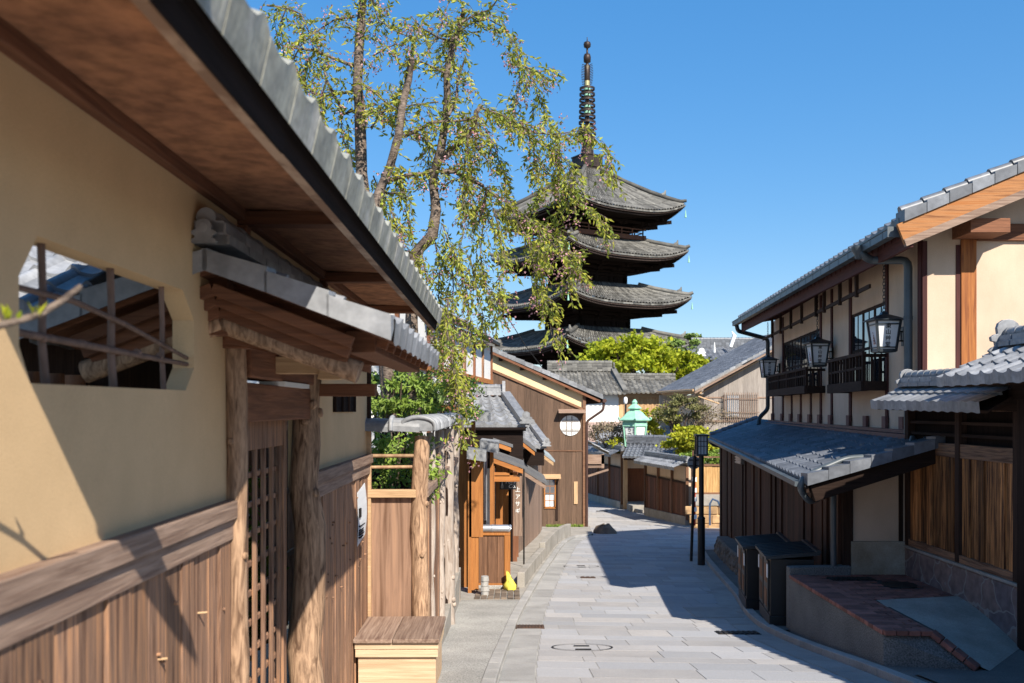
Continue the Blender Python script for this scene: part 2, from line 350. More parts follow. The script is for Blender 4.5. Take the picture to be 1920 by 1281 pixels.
def limbs(mb, base, tips, r0, mi=0):
    base = V(base)
    for t in tips:
        t = V(t); m = lerp(base, t, .5)+V((R.uniform(-.1,.1),R.uniform(-.1,.1),R.uniform(0,.15)))*(t-base).length
        mb.tube([base, m, t], [r0, r0*.65, r0*.25], 7, .5, mi)
# ------------------------------------------------------------------ ground, road, kerbs, pavements
KL = [(-30,-.6),(0,-.35),(8.5,-.14),(13,.07),(16.8,.40),(22.4,1.0),(27.5,1.62),(29.5,2.1),(30.2,2.6)]
KR = [(-30,3.9),(0,3.75),(8.8,3.47),(12.3,3.37),(16.6,3.90),(21,4.43),(24,4.85),(27,5.4)]
def kl(Y): return pw(KL, Y)
def kr(Y): return pw(KR, Y)
mb = MB()
ys = [-60,-40,-20,-8]+[i*1.0 for i in range(0,60)]+[60,66,72,80,95,120,180,300,500]
xs = [-400,-60,-20,-8,-4,0,4,8,14,30,80,400]
for i in range(len(ys)-1):
    for k in range(len(xs)-1):
        a, b = ys[i], ys[i+1]
        mb.quad((xs[k],a,G(a)-.22),(xs[k+1],a,G(a)-.22),(xs[k+1],b,G(b)-.22),(xs[k],b,G(b)-.22), .5)
struct(mb, 'ground', EARTH)
def strip(name, m, y0, y1, xl, xr, z, n=60, thick=None, kind='structure'):
    mb = MB()
    for i in range(n):
        a, b = lerp(y0, y1, i/n), lerp(y0, y1, (i+1)/n)
        mb.quad((xl(a),a,G(a)+z),(xr(a),a,G(a)+z),(xr(b),b,G(b)+z),(xl(b),b,G(b)+z), .5)
        if thick:
            mb.quad((xl(a),a,G(a)+z-thick),(xl(b),b,G(b)+z-thick),(xl(b),b,G(b)+z),(xl(a),a,G(a)+z), .5)
            mb.quad((xr(a),a,G(a)+z),(xr(b),b,G(b)+z),(xr(b),b,G(b)+z-thick),(xr(a),a,G(a)+z-thick), .5)
    return struct(mb, name, m, kind=kind)
def rl(Y): return kl(Y) if Y < 29.6 else lerp(2.3, -14, min(1, (Y-29.6)/2.2))
def rr(Y): return kr(Y) if Y < 24 else lerp(kr(24), 8.2, min(1, (Y-24)/5))
# road: rows of granite slabs over a bed of joint mortar
mb = MB(); mbj = MB(); y = -3.0
yj = [-3+i*.4 for i in range(160)]
for i in range(len(yj)-1):
    a, b = yj[i], yj[i+1]
    mbj.quad((rl(a)-.02,a,G(a)-.004),(rr(a)+.3,a,G(a)-.004),(rr(b)+.3,b,G(b)-.004),(rl(b)-.02,b,G(b)-.004), .5)
struct(mbj, 'road_bed', MORTAR)
def dirn(Y): return 0 if Y < 8 else .0
while y < 60:
    dp = R.choice([.36,.42,.48,.54]) if y < 30 else .6
    y2 = y+dp; g = .005
    ym = (y+y2)/2; L0, R0 = rl(ym)+.36, rr(ym)-.36; x = L0-R.uniform(0,.5)
    while x < R0:
        w = R.uniform(.5,1.05); xa, xb = max(x, L0)+g, min(x+w, R0)-g; x += w
        if xb-xa < .08: continue
        z = R.uniform(-.0012,.0012); rv = R.random()
        sk = -.10                              # rows run slightly askew of the view
        def PT(X, Y_): Yq = Y_+(X-1.6)*sk; return V((X, Yq, G(Yq)+z))
        p = [PT(xa,y+g), PT(xb,y+g), PT(xb,y2-g), PT(xa,y2-g)]; c = sum(p, V())/4
        b4 = [q-V((0,0,.02)) for q in p]; t4 = [lerp(q, c, .004) for q in p]
        mb.hexa(b4+t4, rv)
    y = y2
struct(mb, 'road', STONE)
def gut(name, side):
    mb = MB(); y = -3.0; f = rl if side < 0 else rr
    while y < (29 if side < 0 else 60):
        y2 = y+R.uniform(.9,1.5)
        o = (.02,.34) if side < 0 else (-.34,-.02)
        n = 3
        for k in range(n):
            a, b = lerp(y, y2-.012, k/n), lerp(y, y2-.012, (k+1)/n)
            p = [V((f(a)+o[0],a,G(a)+.001)),V((f(a)+o[1],a,G(a)+.001)),V((f(b)+o[1],b,G(b)+.001)),V((f(b)+o[0],b,G(b)+.001))]
            mb.hexa([q-V((0,0,.03)) for q in p]+p, rv=(int(y*7)%10)/10)
        y = y2
    struct(mb, name, KERB)
gut('gutter_strip', -1); gut('gutter_strip', 1)
def kerb(name, f, y0, y1, w, h):
    mb = MB(); y = y0
    while y < y1:
        y2 = min(y1, y+R.uniform(.6,1.0)); n = 2; rv = R.random()
        for k in range(n):
            a, b = lerp(y, y2-.01, k/n), lerp(y, y2-.01, (k+1)/n)
            p = [V((f(a),a,0)),V((f(a)+w,a,0)),V((f(b)+w,b,0)),V((f(b),b,0))]
            mb.hexa([V((q.x,q.y,G(q.y)-.08)) for q in p]+[V((q.x,q.y,G(q.y)+h)) for q in p], rv)
        y = y2
    tag(mb.build(name, KERB, bevel=.012), None, None, kind='structure')
kerb('kerb', kl, -3, 30.2, -.13, .055); kerb('kerb', kr, -3, 24.5, .12, .075)
strip('left_pavement', AGG, -3, 15.2, lambda Y: -1.75, lambda Y: kl(Y)-.13, .05)
strip('left_pavement', CONC, 15.2, 29.6, lambda Y: -3.2, lambda Y: kl(Y)-.13, .052)
mb = MB(); pts = [(-2,29.6),(kl(29.6)-.13,29.6),(2.62,30.2),(2.75,33.2),(-2,33.2)]
mb.add([V((x,y,G(y)+.05)) for x,y in pts], [(0,1,2,3,4)], .5); mb.quad(V((2.62,30.2,G(30.2)+.05)),V((2.75,33.2,G(33)+.05)),V((2.75,33.2,G(33)-.1)),V((2.62,30.2,G(30.2)-.1)), .5)
struct(mb, 'corner_pavement', CONC)
strip('right_pavement', ASPH, 12.1, 24.5, lambda Y: kr(Y)+.12, lambda Y: 8.0, .06)
strip('right_pavement', ASPH, -3, 9.9, lambda Y: kr(Y)+.12, lambda Y: 12.0, .07)

# ------------------------------------------------------------------ left: plaster house wall with its eave
LX = Matrix.Rotation(.0097, 4, 'Z')      # the left frontage runs a hair left of the view axis
def lmb(): return MB(LX)
def lp(x, y, z): return LX @ V((x, y, z))
lh = thing('plaster_house', 'ochre plastered house wall with wooden skirting boards and a deep tiled eave overhead', 'house', lp(-1.3, 4, G(4)))
WX, WT = -1.3, .09
def wall_piece(y0, y1, z0, z1, hole=None):
    b = bmesh.new(); outer = [(y0,z0),(y1,z0),(y1,z1),(y0,z1)]
    loops = [outer]+([hole] if hole else [])
    for X in (WX, WX-WT):
        es = []
        for lpnts in loops:
            vs = [b.verts.new(LX @ V((X, y, z))) for y, z in lpnts]
            es += [b.edges.new((vs[i], vs[(i+1)%len(vs)])) for i in range(len(vs))]
        bmesh.ops.triangle_fill(b, edges=es, use_beauty=True)
    for lpnts in loops:
        n = len(lpnts)
        for i in range(n):
            (ya,za),(yb,zb) = lpnts[i], lpnts[(i+1)%n]
            b.faces.new([b.verts.new(LX @ V(q)) for q in ((WX,ya,za),(WX,yb,zb),(WX-WT,yb,zb),(WX-WT,ya,za))])
    bmesh.ops.remove_doubles(b, verts=b.verts, dist=.0005); bmesh.ops.recalc_face_normals(b, faces=b.faces)
    me = bpy.data.meshes.new('wall'); b.to_mesh(me); b.free(); me.materials.append(OCHRE)
    o = bpy.data.objects.new('wall', me); C.objects.link(o); o.parent = lh; o.matrix_parent_inverse = Matrix.Translation(-V(lh.location)); return o
HOLE = [(2.62,.485),(3.80,.485),(3.94,.375),(3.94,.175),(3.84,.078),(2.58,.072),(2.52,.17),(2.52,.36)]
w1 = wall_piece(-1.5, 4.42, -.5, 1.02, HOLE); w2 = wall_piece(6.05, 9.0, -.5, 1.02); w3 = wall_piece(4.42, 6.05, .42, 1.02)
# branch grille in the opening
win = lmb()
for y, r in ((2.74,.017),(3.22,.019),(3.70,.015)):
    win.tube([(WX-.05,y+.03,.06),(WX-.045,y-.005,.2),(WX-.05,y+.012,.34),(WX-.05,y,.50)], [r*.8,r*.72,r*.68,r*.72], 8)
win.tube([(WX-.03,2.5,.335),(WX-.028,2.9,.335),(WX-.03,3.3,.30),(WX-.03,3.95,.215)], [.009,.010,.010,.008], 8)
win.tube([(WX-.03,2.5,.212),(WX-.028,3.0,.205),(WX-.03,3.5,.197),(WX-.03,3.95,.19)], [.011,.012,.011,.009], 8)
for y in (2.7,2.95,3.4,3.62): win.tube([(WX-.03,y,.208),(WX-.03,y+.02,.207)], .0135, 8)
win.build('branch_grille', GRILLE, lh)
# wainscot: boards, two-step rail, dowels
def wains(y0, y1):
    b = lmb(); y = y0
    for k in range(26):
        yy = R.uniform(y0+.3,y1-.1); z = R.uniform(-1.5,-.68); b.tube([(WX+.0,yy,z),(WX+.034,yy,z)], .008, 6)
    while y < y1-.02:
        w = min(R.choice([.14,.17,.19,.22]), y1-y); d = R.choice([0,.012,.006])
        b.bx((WX-.03,y+.002,-2.75),(WX+.012+d,y+w-.002,-.585)); y += w
    b.build('skirting_board', MIDW['Z'], lh, bevel=.003)
    r = lmb(); r.bx((WX-.02,y0,-.512),(WX+.055,y1,-.425),.4); r.bx((WX-.02,y0,-.61),(WX+.035,y1,-.514),.6)
    r.build('rail', GREYW['Y'], lh, bevel=.006)
wains(-1.5, 4.40); wains(6.07, 8.98)
hk = lmb()
for y, z in ((3.48,-.93),(3.95,-.86)): hk.tube([(WX,y,z),(WX+.05,y+.01,z+.002)], .005, 6)
hk.each('hook', TANW['X'], lh)
cp = lmb(); cp.bx((WX-.05,8.93,-.5),(WX+.03,9.02,.42),.2); cp.build('corner_post', DARKW['Z'], lh)
# little lattice window under the gate roof
lw = lmb()
lw.bx((WX-.01,7.15,-.02),(WX+.012,8.1,.16),.5); f_ = lw.build('window', BLACKW['Y'], lh)
lb = lmb()
for y in (7.15,7.47,7.78,8.08): lb.bx((WX+.013,y-.012,-.02),(WX+.03,y+.012,.16))
lb.each('window_bar', DARKW['Z'], f_)
# roof over the wall
Y0, Y1 = 1.757, 9.2
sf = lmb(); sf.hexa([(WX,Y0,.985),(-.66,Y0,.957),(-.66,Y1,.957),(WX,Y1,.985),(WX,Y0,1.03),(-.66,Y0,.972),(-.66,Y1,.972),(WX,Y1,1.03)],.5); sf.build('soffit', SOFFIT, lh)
bt = lmb(); bt.bx((WX-.02,Y0,.925),(WX+.045,9.0,.983),.3); bt.build('wall_plate', REDW['Y'], lh, bevel=.006)
ed = lmb(); ed.bx((-.706,Y0,.776),(-.6655,Y1,.953),.5)  # pale underside of the eave beam: weathering plus bounced light put in the colour
ed.build('soffit_edge', mat('weathered_bounce_lit_edge', (.40,.29,.21), (.22,.14,.095), .9, 2.2, (3,1.4,3), 0, .3, 20, lo=.42, hi=.56), lh)
fa = lmb(); 
for a_, c_, zb, e in ((Y0,2.80,.766,0),(2.80,Y1,.772,.006)): fa.hexa([(-.665,a_,zb),(-.660-e,a_,zb),(-.660-e,c_,zb),(-.665,c_,zb),(-.665,a_,.94),(-.627-e*.3,a_,.94),(-.627-e*.3,c_,.94),(-.665,c_,.94)])
fa.build('fascia', BLACKW['Y'], lh, bevel=.004)
br = lmb()
for y in (4.57,6.62,8.72): br.bx((WX+.001,y,.905),(-.80,y+.11,.972)); br.bx((WX-.02,y+.01,.5 if y < 5 else .42),(WX+.045,y+.095,.903))
br.each('bracket', REDW['X'], lh, bevel=.005)
tl = lmb(); tiles(tl, (-.62,Y0,.93),(-.62,Y1,.93),(-.98,0,.35),(-.98,0,.35), 23, 4, A=.032, lip=.0, res=8); 
for i in range(23):                       # thick flat-fronted eave tiles
    ya, yb = lerp(Y0,Y1,i/23), lerp(Y0,Y1,(i+1)/23)-.012
    K = 10; rv_ = R.random()
    def wv(q): return -.014*math.sin(math.pi*q/.64) if q < .64 else .032*math.sin(math.pi*(q-.64)/.36)
    fr_ = [(-.622,lerp(ya,yb,k/K)) for k in range(K+1)]
    tl.add([(x,y,.832) for x,y in fr_]+[(x+.028,y,.958+wv(k/K)) for k,(x,y) in enumerate(fr_)]+[(x-.10,y,.998+wv(k/K)) for k,(x,y) in enumerate(fr_)]+[(x-.003,y,.834) for x,y in fr_], [(k,k+1,K+2+k,K+1+k) for k in range(K)]+[(K+1+k,K+2+k,2*K+3+k,2*K+2+k) for k in range(K)]+[(3*K+3+k,3*K+4+k,k+1,k) for k in range(K)]+[(0,K+1,2*K+2,3*K+3),(K,2*K+1,3*K+2,4*K+3)], rv_)
tl.build('eave_tiles', TILEM, lh)
t2 = lmb(); tiles(t2, (-2.45,Y1,.97),(-2.45,Y0,.97),(.85,0,.315),(.85,0,.315), 23, 4, res=6); ridge(t2, (-1.6,Y0,1.27),(-1.6,Y1,1.27), .26,.16,.07)
t2.build('roof', TILEL, lh)
bg = lmb(); bg.hexa([(-.62,Y0-.03,.79),(-1.6,Y0-.03,1.05),(-1.6,Y0+.05,1.05),(-.62,Y0+.05,.79),(-.60,Y0-.03,.97),(-1.6,Y0-.03,1.30),(-1.6,Y0+.05,1.30),(-.60,Y0+.05,.97)]); bg.hexa([(-.70,Y0-.05,.80),(-.27,Y0-.05,.97),(-.27,Y0+.0,.97),(-.68,Y0+.10,.80),(-.70,Y0-.05,1.0),(-.27,Y0-.05,1.0),(-.27,Y0+.0,1.0),(-.68,Y0+.10,1.0)])  # last piece: unseen wedge added to throw the spike of shadow on the wall
bg.build('barge_board_and_shadow_wedge', DARKW['X'], lh)

# roofed gate --------------------------------------------------------
gt = thing('roofed_gate', 'log-post gate under its own small tiled roof with a lattice door', 'gate', lp(-1.25, 5.2, G(5.2)))
def log(mbx, base, top, r0, r1, knots=3, seg=9, n=12):
    base, top = V(base), V(top); pts = []; rr_ = []
    for i in range(seg):
        t = i/(seg-1); w = .22*r0
        pts.append(lerp(base, top, t)+V((R.uniform(-w,w), R.uniform(-w,w), 0))); rr_.append(lerp(r0, r1, t)*R.uniform(.93,1.07))
    rr_[0] *= 1.12
    mbx.tube(pts, rr_, n, wob=.05)
    for k in range(knots):
        t = R.uniform(.1,.9); c = lerp(base, top, t); a = R.uniform(-1.7,.3); d = V((math.cos(a), math.sin(a), .1)); r = lerp(r0, r1, t)
        mbx.tube([c+d*r*.75, c+d*r*1.03, c+d*r*1.08], [r*.36, r*.30, r*.16], 8)
p1 = lmb(); log(p1, (-1.27,4.46,G(4.4)-.1), (-1.27,4.43,.37), .062,.052, 4); p1.build('post', LOG, gt)
p2 = lmb(); log(p2, (-1.27,5.98,G(6)-.1), (-1.25,6.0,.30), .115,.088, 5, 11, 14); p2.build('post', LOG, gt)
dr = lmb()
for i in range(7): y = 4.62+i*.185; dr.bx((-1.385,y-.016,G(5)-.0),(-1.361,y+.016,-.19))
dr.bx((-1.41,4.52,G(5)),(-1.35,4.60,.1)); dr.bx((-1.41,5.76,G(5)),(-1.35,5.84,.1))
for k in range(13): z = -.36-k*.163; dr.bx((-1.406,4.56,z-.015),(-1.386,5.8,z+.015))
dr.bx((-1.40,4.56,-.22),(-1.355,5.80,-.06)); door = dr.build('lattice_door', MIDW['Z'], gt, bevel=.003)
lt = lmb(); lt.bx((-1.36,4.44,-.06),(-1.22,6.0,.13)); lt.build('lintel', REDW['Y'], gt, bevel=.008)
lt = lmb(); lt.bx((-1.36,4.47,.155),(-1.20,6.05,.325)); lt.build('upper_beam', REDW['Y'], gt, bevel=.008)
lt = lmb(); lt.bx((-1.33,5.1,.128),(-1.19,5.75,.153)); lt.build('batten', WPAINT, gt)
cb = lmb()
for y in (4.4,6.05): cb.bx((-2.0,y-.06,.285),(-.66,y+.06,.385))
cb.bx((-1.28,5.98,.085),(-.82,6.08,.165)); cb.bx((-.72,4.25,.26),(-.58,6.5,.36),.3)
cb.build('cross_beam', REDW['X'], gt, bevel=.006)
bk = lmb(); bk.hexa([(-.98,4.93,.16),(-.86,4.93,.16),(-.86,5.06,.16),(-.98,5.06,.16),(-.95,4.93,.30),(-.88,4.93,.33),(-.88,5.06,.33),(-.95,5.06,.30)]); bk.bx((-1.25,4.94,.19),(-.9,5.05,.28)); bk.build('bracket_block', TANW['X'], gt, bevel=.004)
GA, GB = 4.02, 6.72; RX, EXs = -1.25, -.47
def gz(x): return .335+(.78-0)*0+ (abs(x+1.25)*-.385+.30)   # underside of the roof tiles
rf = lmb()
for sx in (1,-1):
    ex = RX+sx*.78; zt = gz(RX)
    tiles(rf, (ex,GA,gz(ex)+.03),(ex,GB,gz(ex)+.03),(-sx*.78,0,.30),(-sx*.78,0,.30), 10, 3, A=.028, lip=.075, res=8)
    for k in range(3):                    # broad verge tiles at the near end
        a_, b_ = ex-sx*.26*k, ex-sx*(.26*(k+1)+.01)
        rf.hexa([(a_,GA-.10,gz(a_)-.045),(a_,GA+.06,gz(a_)+.04),(b_,GA+.06,gz(b_)+.04),(b_,GA-.10,gz(b_)-.045),(a_,GA-.10,gz(a_)+.065),(a_,GA+.06,gz(a_)+.075),(b_,GA+.06,gz(b_)+.055),(b_,GA-.10,gz(b_)+.045)])
ridge(rf, (RX,GA-.08,gz(RX)+.06),(RX,GB,gz(RX)+.06), .20,.10,.042, 2)
oni(rf, (RX,GA-.10,gz(RX)+.06),(0,-1,0), .24)
rf.build('roof', TILEL, gt)
bb = lmb()
for sx in (1,-1):
    a_, b_ = V((RX,GA+.0,gz(RX)-.115)), V((RX+sx*.60,GA+.0,gz(RX+sx*.60)-.115))
    for k in range(3): y = GA+.02+k*.07; bb.beam(a_+V((0,.02+k*.055,-.0-k*.042)), b_+V((sx*-.02*k,.02+k*.055,-k*.042)), .05,.05,up=(0,1,0))
    for k in range(9): y = GA+.3+k*.28; bb.beam((RX,y,gz(RX)-.075),(RX+sx*.72,y,gz(RX+sx*.72)-.06),.05,.05,up=(0,1,0))
    bb.hexa([(RX,GA,gz(RX)-.045),(RX+sx*.76,GA,gz(RX+sx*.76)-.045),(RX+sx*.76,GB,gz(RX+sx*.76)-.045),(RX,GB,gz(RX)-.045),(RX,GA,gz(RX)-.02),(RX+sx*.76,GA,gz(RX+sx*.76)-.015),(RX+sx*.76,GB,gz(RX+sx*.76)-.015),(RX,GB,gz(RX)-.02)])
bb.build('rafter', REDW['X'], gt, bevel=.004)
lg = lmb()
for sx in (1,-1): lg.tube([(RX+sx*.0,GA+.15,gz(RX)-.255),(RX+sx*.3,GA+.15,gz(RX+sx*.3)-.245),(RX+sx*.61,GA+.15,gz(RX+sx*.61)-.235)], [.04,.045,.052], 12, wob=.04)
lg.build('barge_log', LOG, gt)
pb = lmb()
pb.hexa([(RX,4.22,.30),(-.60,4.22,.20),(-.60,4.27,.20),(RX,4.27,.30),(RX,4.22,gz(RX)-.25),(-.60,4.22,gz(-.6)-.22),(-.60,4.27,gz(-.6)-.22),(RX,4.27,gz(RX)-.25)]); pb.bx((RX-.06,4.14,.33),(RX+.03,4.25,.60))
pb.build('gable_board', REDW['X'], gt)

# panel, log fence along the street -----------------------------------
fz = G(9)
fn = thing('log_fence', 'rustic board fence with log posts, bamboo rails and curved tile coping', 'fence', lp(-.8, 12, G(12)))
for k, (y, r, dx) in enumerate(((9.0,.085,0),(10.5,.05,-.02),(11.9,.06,.0),(12.7,.10,.06),(15.1,.08,.02))):
    b = lmb(); log(b, (-.80+dx,y,G(y)-.1), (-.80+dx*.5,y,-.26), r*1.05, r*.93, 5, 9, 12); b.build('post', LOG if k == 0 else LOGG, fn)
b = lmb(); b.bx((-1.30,8.965,-2.6),(-.88,8.99,-.82),.35); b.build('end_panel', wood('cathedral_board', (.34,.20,.125), (.12,.062,.036), 'Z', .5, 0, c3=(.25,.15,.10)), fn)
b = lmb(); b.beam((-1.29,8.94,-2.6),(-1.29,8.94,-.2),.06,.06,up=(0,1,0)); b.bx((-1.33,8.90,-.84),(-.83,8.98,-.765)); b.build('panel_frame', TANW['X'], fn, bevel=.005)
b = lmb(); b.tube([(-1.30,8.97,-.445),(-.83,8.97,-.445)],.018,8); b.tube([(-1.30,8.97,-.555),(-.83,8.97,-.55)],.016,8); b.tube([(-.80,9,-.445),(-.80,15.4,-.445)],.02,8); b.tube([(-.80,9,-.57),(-.80,15.4,-.57)],.02,8); b.build('bamboo_rail', BAMBOO, fn)
b = lmb(); b.bx((-.88,9.02,-.85),(-.72,15.4,-.765)); b.build('middle_rail', GREYW['Y'], fn, bevel=.006)
b = lmb(); y = 9.05
while y < 15.3: w = R.choice([.14,.18,.21]); d = R.choice([0,.012]); b.bx((-.83,y,-3.3),(-.80+d,y+w-.004,-.855)); y += w
b.build('fence_board', MIDW['Z'], fn, bevel=.003)
b = lmb(); b.bx((-.90,9.1,-3.5),(-.70,15.5,G(9.1)+.08 if False else -2.62)); b.xf = LX
b.build('footing', CONC, fn)
# coping: flat saddle tiles with rolls
b = lmb()
def cope(p, q, w, z, n):
    p, q = V(p), V(q); d = (q-p).normalized(); s_ = V((d.y,-d.x,0))
    for i in range(n):
        a_, c_ = lerp(p, q, i/n), lerp(p, q, (i+1.04)/n); prof = []
        for k in range(9): a = math.pi*k/8; prof.append((math.cos(a)*w*.5, math.sin(a)*.075))
        prof = [(w*.5,-.05)]+prof+[(-w*.5,-.05)]
        lift = .012
        vs = [a_+s_*x+V((0,0,z+h+lift)) for x, h in prof]+[c_+s_*x*.97+V((0,0,z+h)) for x, h in prof]; m = len(prof)
        b.add(vs, [(k,k+1,m+k+1,m+k) for k in range(m-1)]+[tuple(range(m)), tuple(range(2*m-1,m-1,-1))])
        r_ = [a_+s_*x*1.04+V((0,0,z+h+.018)) for x, h in prof]; b.tube(r_, .022, 8)
cope((-1.32,8.97,0),(-.80,8.97,0),.30,-.165,2); cope((-.80,8.85,0),(-.80,15.5,0),.30,-.165,24)
b.build('coping', TILEL, fn)

# box, notice, twig ---------------------------------------------------
bx_ = thing('wooden_box', 'low bleached wooden box with a grey plank lid standing against the boarded wall', 'box', lp(-.9, 8.45, G(8.4)))
b = lmb(); b.bx((-1.25,8.06,G(8.4)+.02),(-.58,8.86,-2.12)); b.build('body', wood('bleached_boards', (.62,.46,.30), (.42,.27,.16), 'X', .8, .1), bx_, bevel=.006)
b = lmb(); b.bx((-1.27,8.03,-2.13),(-.56,8.88,-2.065)); b.bx((-1.275,8.028,-2.062),(-.555,8.885,-2.005)); b.build('lid_band', wood('pale_boards', (.66,.50,.33), (.45,.30,.18), 'X', .8, .15), bx_, bevel=.005)
b = lmb(); b.bx((-1.285,8.0,-2.003),(-.95,8.9,-1.97)); b.bx((-.945,8.0,-2.003),(-.545,8.9,-1.968)); b.build('lid', GREYW['Y'], bx_, bevel=.006)
no = thing('notice', 'white paper notice curling off the boarded wall beside the fence panel', 'notice', lp(-1.27, 8.35, -1.2))
b = lmb(); n = 8
for i in range(n):
    z0, z1 = lerp(-.68,-1.15,i/n), lerp(-.68,-1.15,(i+1)/n); o0, o1 = .015+.02*math.sin(i/n*3), .015+.02*math.sin((i+1)/n*3)
    p = [(-1.28+o0*.4,8.18,z0-.05),(-1.28+o0,8.56,z0+.01),(-1.28+o1,8.56,z1+.01),(-1.28+o1*.4,8.18,z1-.05)]
    b.hexa([(x-.002,y,z) for x,y,z in p]+p)
b.build('sheet', PAPER, no)
b = lmb()
for z, y0, y1 in ((-1.03,8.2,8.5),(-1.065,8.2,8.42),(-1.085,8.2,8.42),(-1.105,8.2,8.45),(-1.13,8.2,8.4)): b.bx((-1.27,y0,z-.004),(-1.252,y1,z+.004))
b.bx((-1.27,8.2,-.95),(-1.250,8.27,-.87)); b.build('print', INK, no)
tw = thing('garden_sprig', 'bare twig with two yellow-green buds reaching in front of the wall opening', 'branch', (-1.15,1.45,G(1.5)))
b = MB(); pts = [V((-1.12,1.40,-1.9)),V((-1.20,1.5,-1.0)),V((-1.25,1.62,-.2)),at(-120,640,1.85),at(15,606,1.95),at(75,590,1.98),at(115,565,2.0),at(152,537,2.03)]
b.tube(pts, [.012,.011,.010,.009,.008,.0075,.0075,.006], 8, wob=.1); 
b.tube([V((-1.2,1.5,-1.0)),V((-1.05,1.7,-.85)),V((-1.0,2.0,-.8)),V((-1.0,2.3,-.84))],[.008,.006,.005,.003],6)
b.build('stem', BARK, tw)
b = MB()
for c, m in ((at(20,600,1.95),6),(at(68,592,1.97),4)):
    b = MB()
    b.hold = True
    for i in range(m): leaf(b, c+V((R.uniform(-.012,.012),R.uniform(-.02,.02),0)), V((R.uniform(-.4,.6),R.uniform(-.5,.5),1)), R.uniform(.02,.04), .012)
    b.build('bud', LEAFY, tw)

# yard building seen through the opening
yh = thing('yard_house', 'silver tiled roof above a shadowed yard wall glimpsed through the wall opening', 'house', (-4, 7.5, G(7)))
b = MB(); tiles(b, (-5.4,4.95,.53),(-2.12,4.95,.53),(0,2.6,1.2),(0,2.6,1.2), 15, 9, A=.04, res=10); ridge(b, (-5.4,7.55,1.75),(-2.12,7.55,1.75)); b.build('roof', TILEL, yh)
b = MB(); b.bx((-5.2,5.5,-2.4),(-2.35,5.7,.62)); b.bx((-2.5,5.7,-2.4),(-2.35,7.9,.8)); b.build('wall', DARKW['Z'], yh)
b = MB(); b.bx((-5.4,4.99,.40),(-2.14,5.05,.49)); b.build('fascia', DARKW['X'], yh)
# ------------------------------------------------------------------ right: two-storey house with lanterns
GY = 12.2                                  # gable wall plane
def wx(Y): return 3.918+.119*Y             # upper street wall
def wx0(Y): return 2.95+.1125*Y            # lower street wall
YF, YFL = 24.4, 26.4
rh = thing('merchant_house', 'two-storey plastered house with dark timber balconies and grey tiled roofs along the right kerb', 'house', (5.0, 14, G(14)))
EA, EB = V((4.84,11.55,2.27)), V((5.86,24.15,2.27))
P_ = .42; RIDX = 4.1
# walls
b = MB()
def wq(fx, y0, y1, z0, z1, th=.12):
    b.hexa([(fx(y0),y0,z0),(fx(y1),y1,z0),(fx(y1)+th,y1,z0),(fx(y0)+th,y0,z0),(fx(y0),y0,z1),(fx(y1),y1,z1),(fx(y1)+th,y1,z1),(fx(y0)+th,y0,z1)], .5)
W1, W2 = (13.85,15.95), (18.5,22.7)
for y0, y1 in ((GY+.05,W1[0]),(W1[1],W2[0]),(W2[1],YF)): wq(wx, y0, y1, -.45, 2.3)
for y0, y1 in (W1, W2): wq(wx, y0, y1, -.45, .33); wq(wx, y0, y1, 1.62, 2.3)
gx0 = wx(GY)+.12
b.prism([(wx(GY),GY,-.45),(13.2,GY,-.45),(13.2,GY,2.9),(9.3,GY,3.95),(wx(GY),GY,2.27)], (0,.12,0), .4)
b.build('upper_wall', OCHRE2, rh)
b = MB(); b.prism([(4.42,GY,-2.02),(9,GY,-2.02),(9,GY,-.2),(5.3,GY,-.5),(4.42,GY,-.80)], (0,.12,0), .5); b.build('lower_wall', OCHRE2, rh)
b = MB(); b.bx((4.42,GY-.04,-2.6),(9,GY+.1,-1.72),.5); b.build('footing', mat('stained_concrete', (.42,.38,.31), (.24,.19,.13), .95, 1.6, rvar=0, bump=.2, speck=(50,.1)), rh)
b = MB(); y = 12.25
while y < YFL: 
    w = R.choice([.10,.13,.16,.20]) if y < 17 else R.choice([.25,.33]); d = R.choice([0,.03]); y2 = min(YFL, y+w-.005)
    b.hexa([(wx0(y)-.02-d,y,-3.9),(wx0(y2)-.02-d,y2,-3.9),(wx0(y2)+.1,y2,-3.9),(wx0(y)+.1,y,-3.9),(wx0(y)-.02-d,y,-.86),(wx0(y2)-.02-d,y2,-.86),(wx0(y2)+.1,y2,-.86),(wx0(y)+.1,y,-.86)]); y += w
b.hexa([(wx0(YFL),YFL-.1,-4.2),(wx0(YFL)+4,YFL-.1,-4.2),(wx0(YFL)+4,YFL,-4.2),(wx0(YFL),YFL,-4.2),(wx0(YFL),YFL-.1,-.86),(wx0(YFL)+4,YFL-.1,-.86),(wx0(YFL)+4,YFL,-.86),(wx0(YFL),YFL,-.86)])
b.build('street_boarding', wood('burnt_boards', (.075,.030,.016), (.028,.014,.010), 'Z', 1, .5), rh)
b = MB(); b.beam((wx0(12.2)-.04,12.2,-2.25+.0),(wx0(26)-.04,26,-4.05),.1,.16); b.build('ground_sill', DARKW['Y'], rh)
b = MB(); b.bx((4.32,GY-.03,-2.1),(4.45,GY+.12,-.8),.4); b.bx((5.05,GY-.035,-2),(5.1,GY+.0,-.5)); b.build('corner_post', DARKW['Z'], rh, bevel=.005)
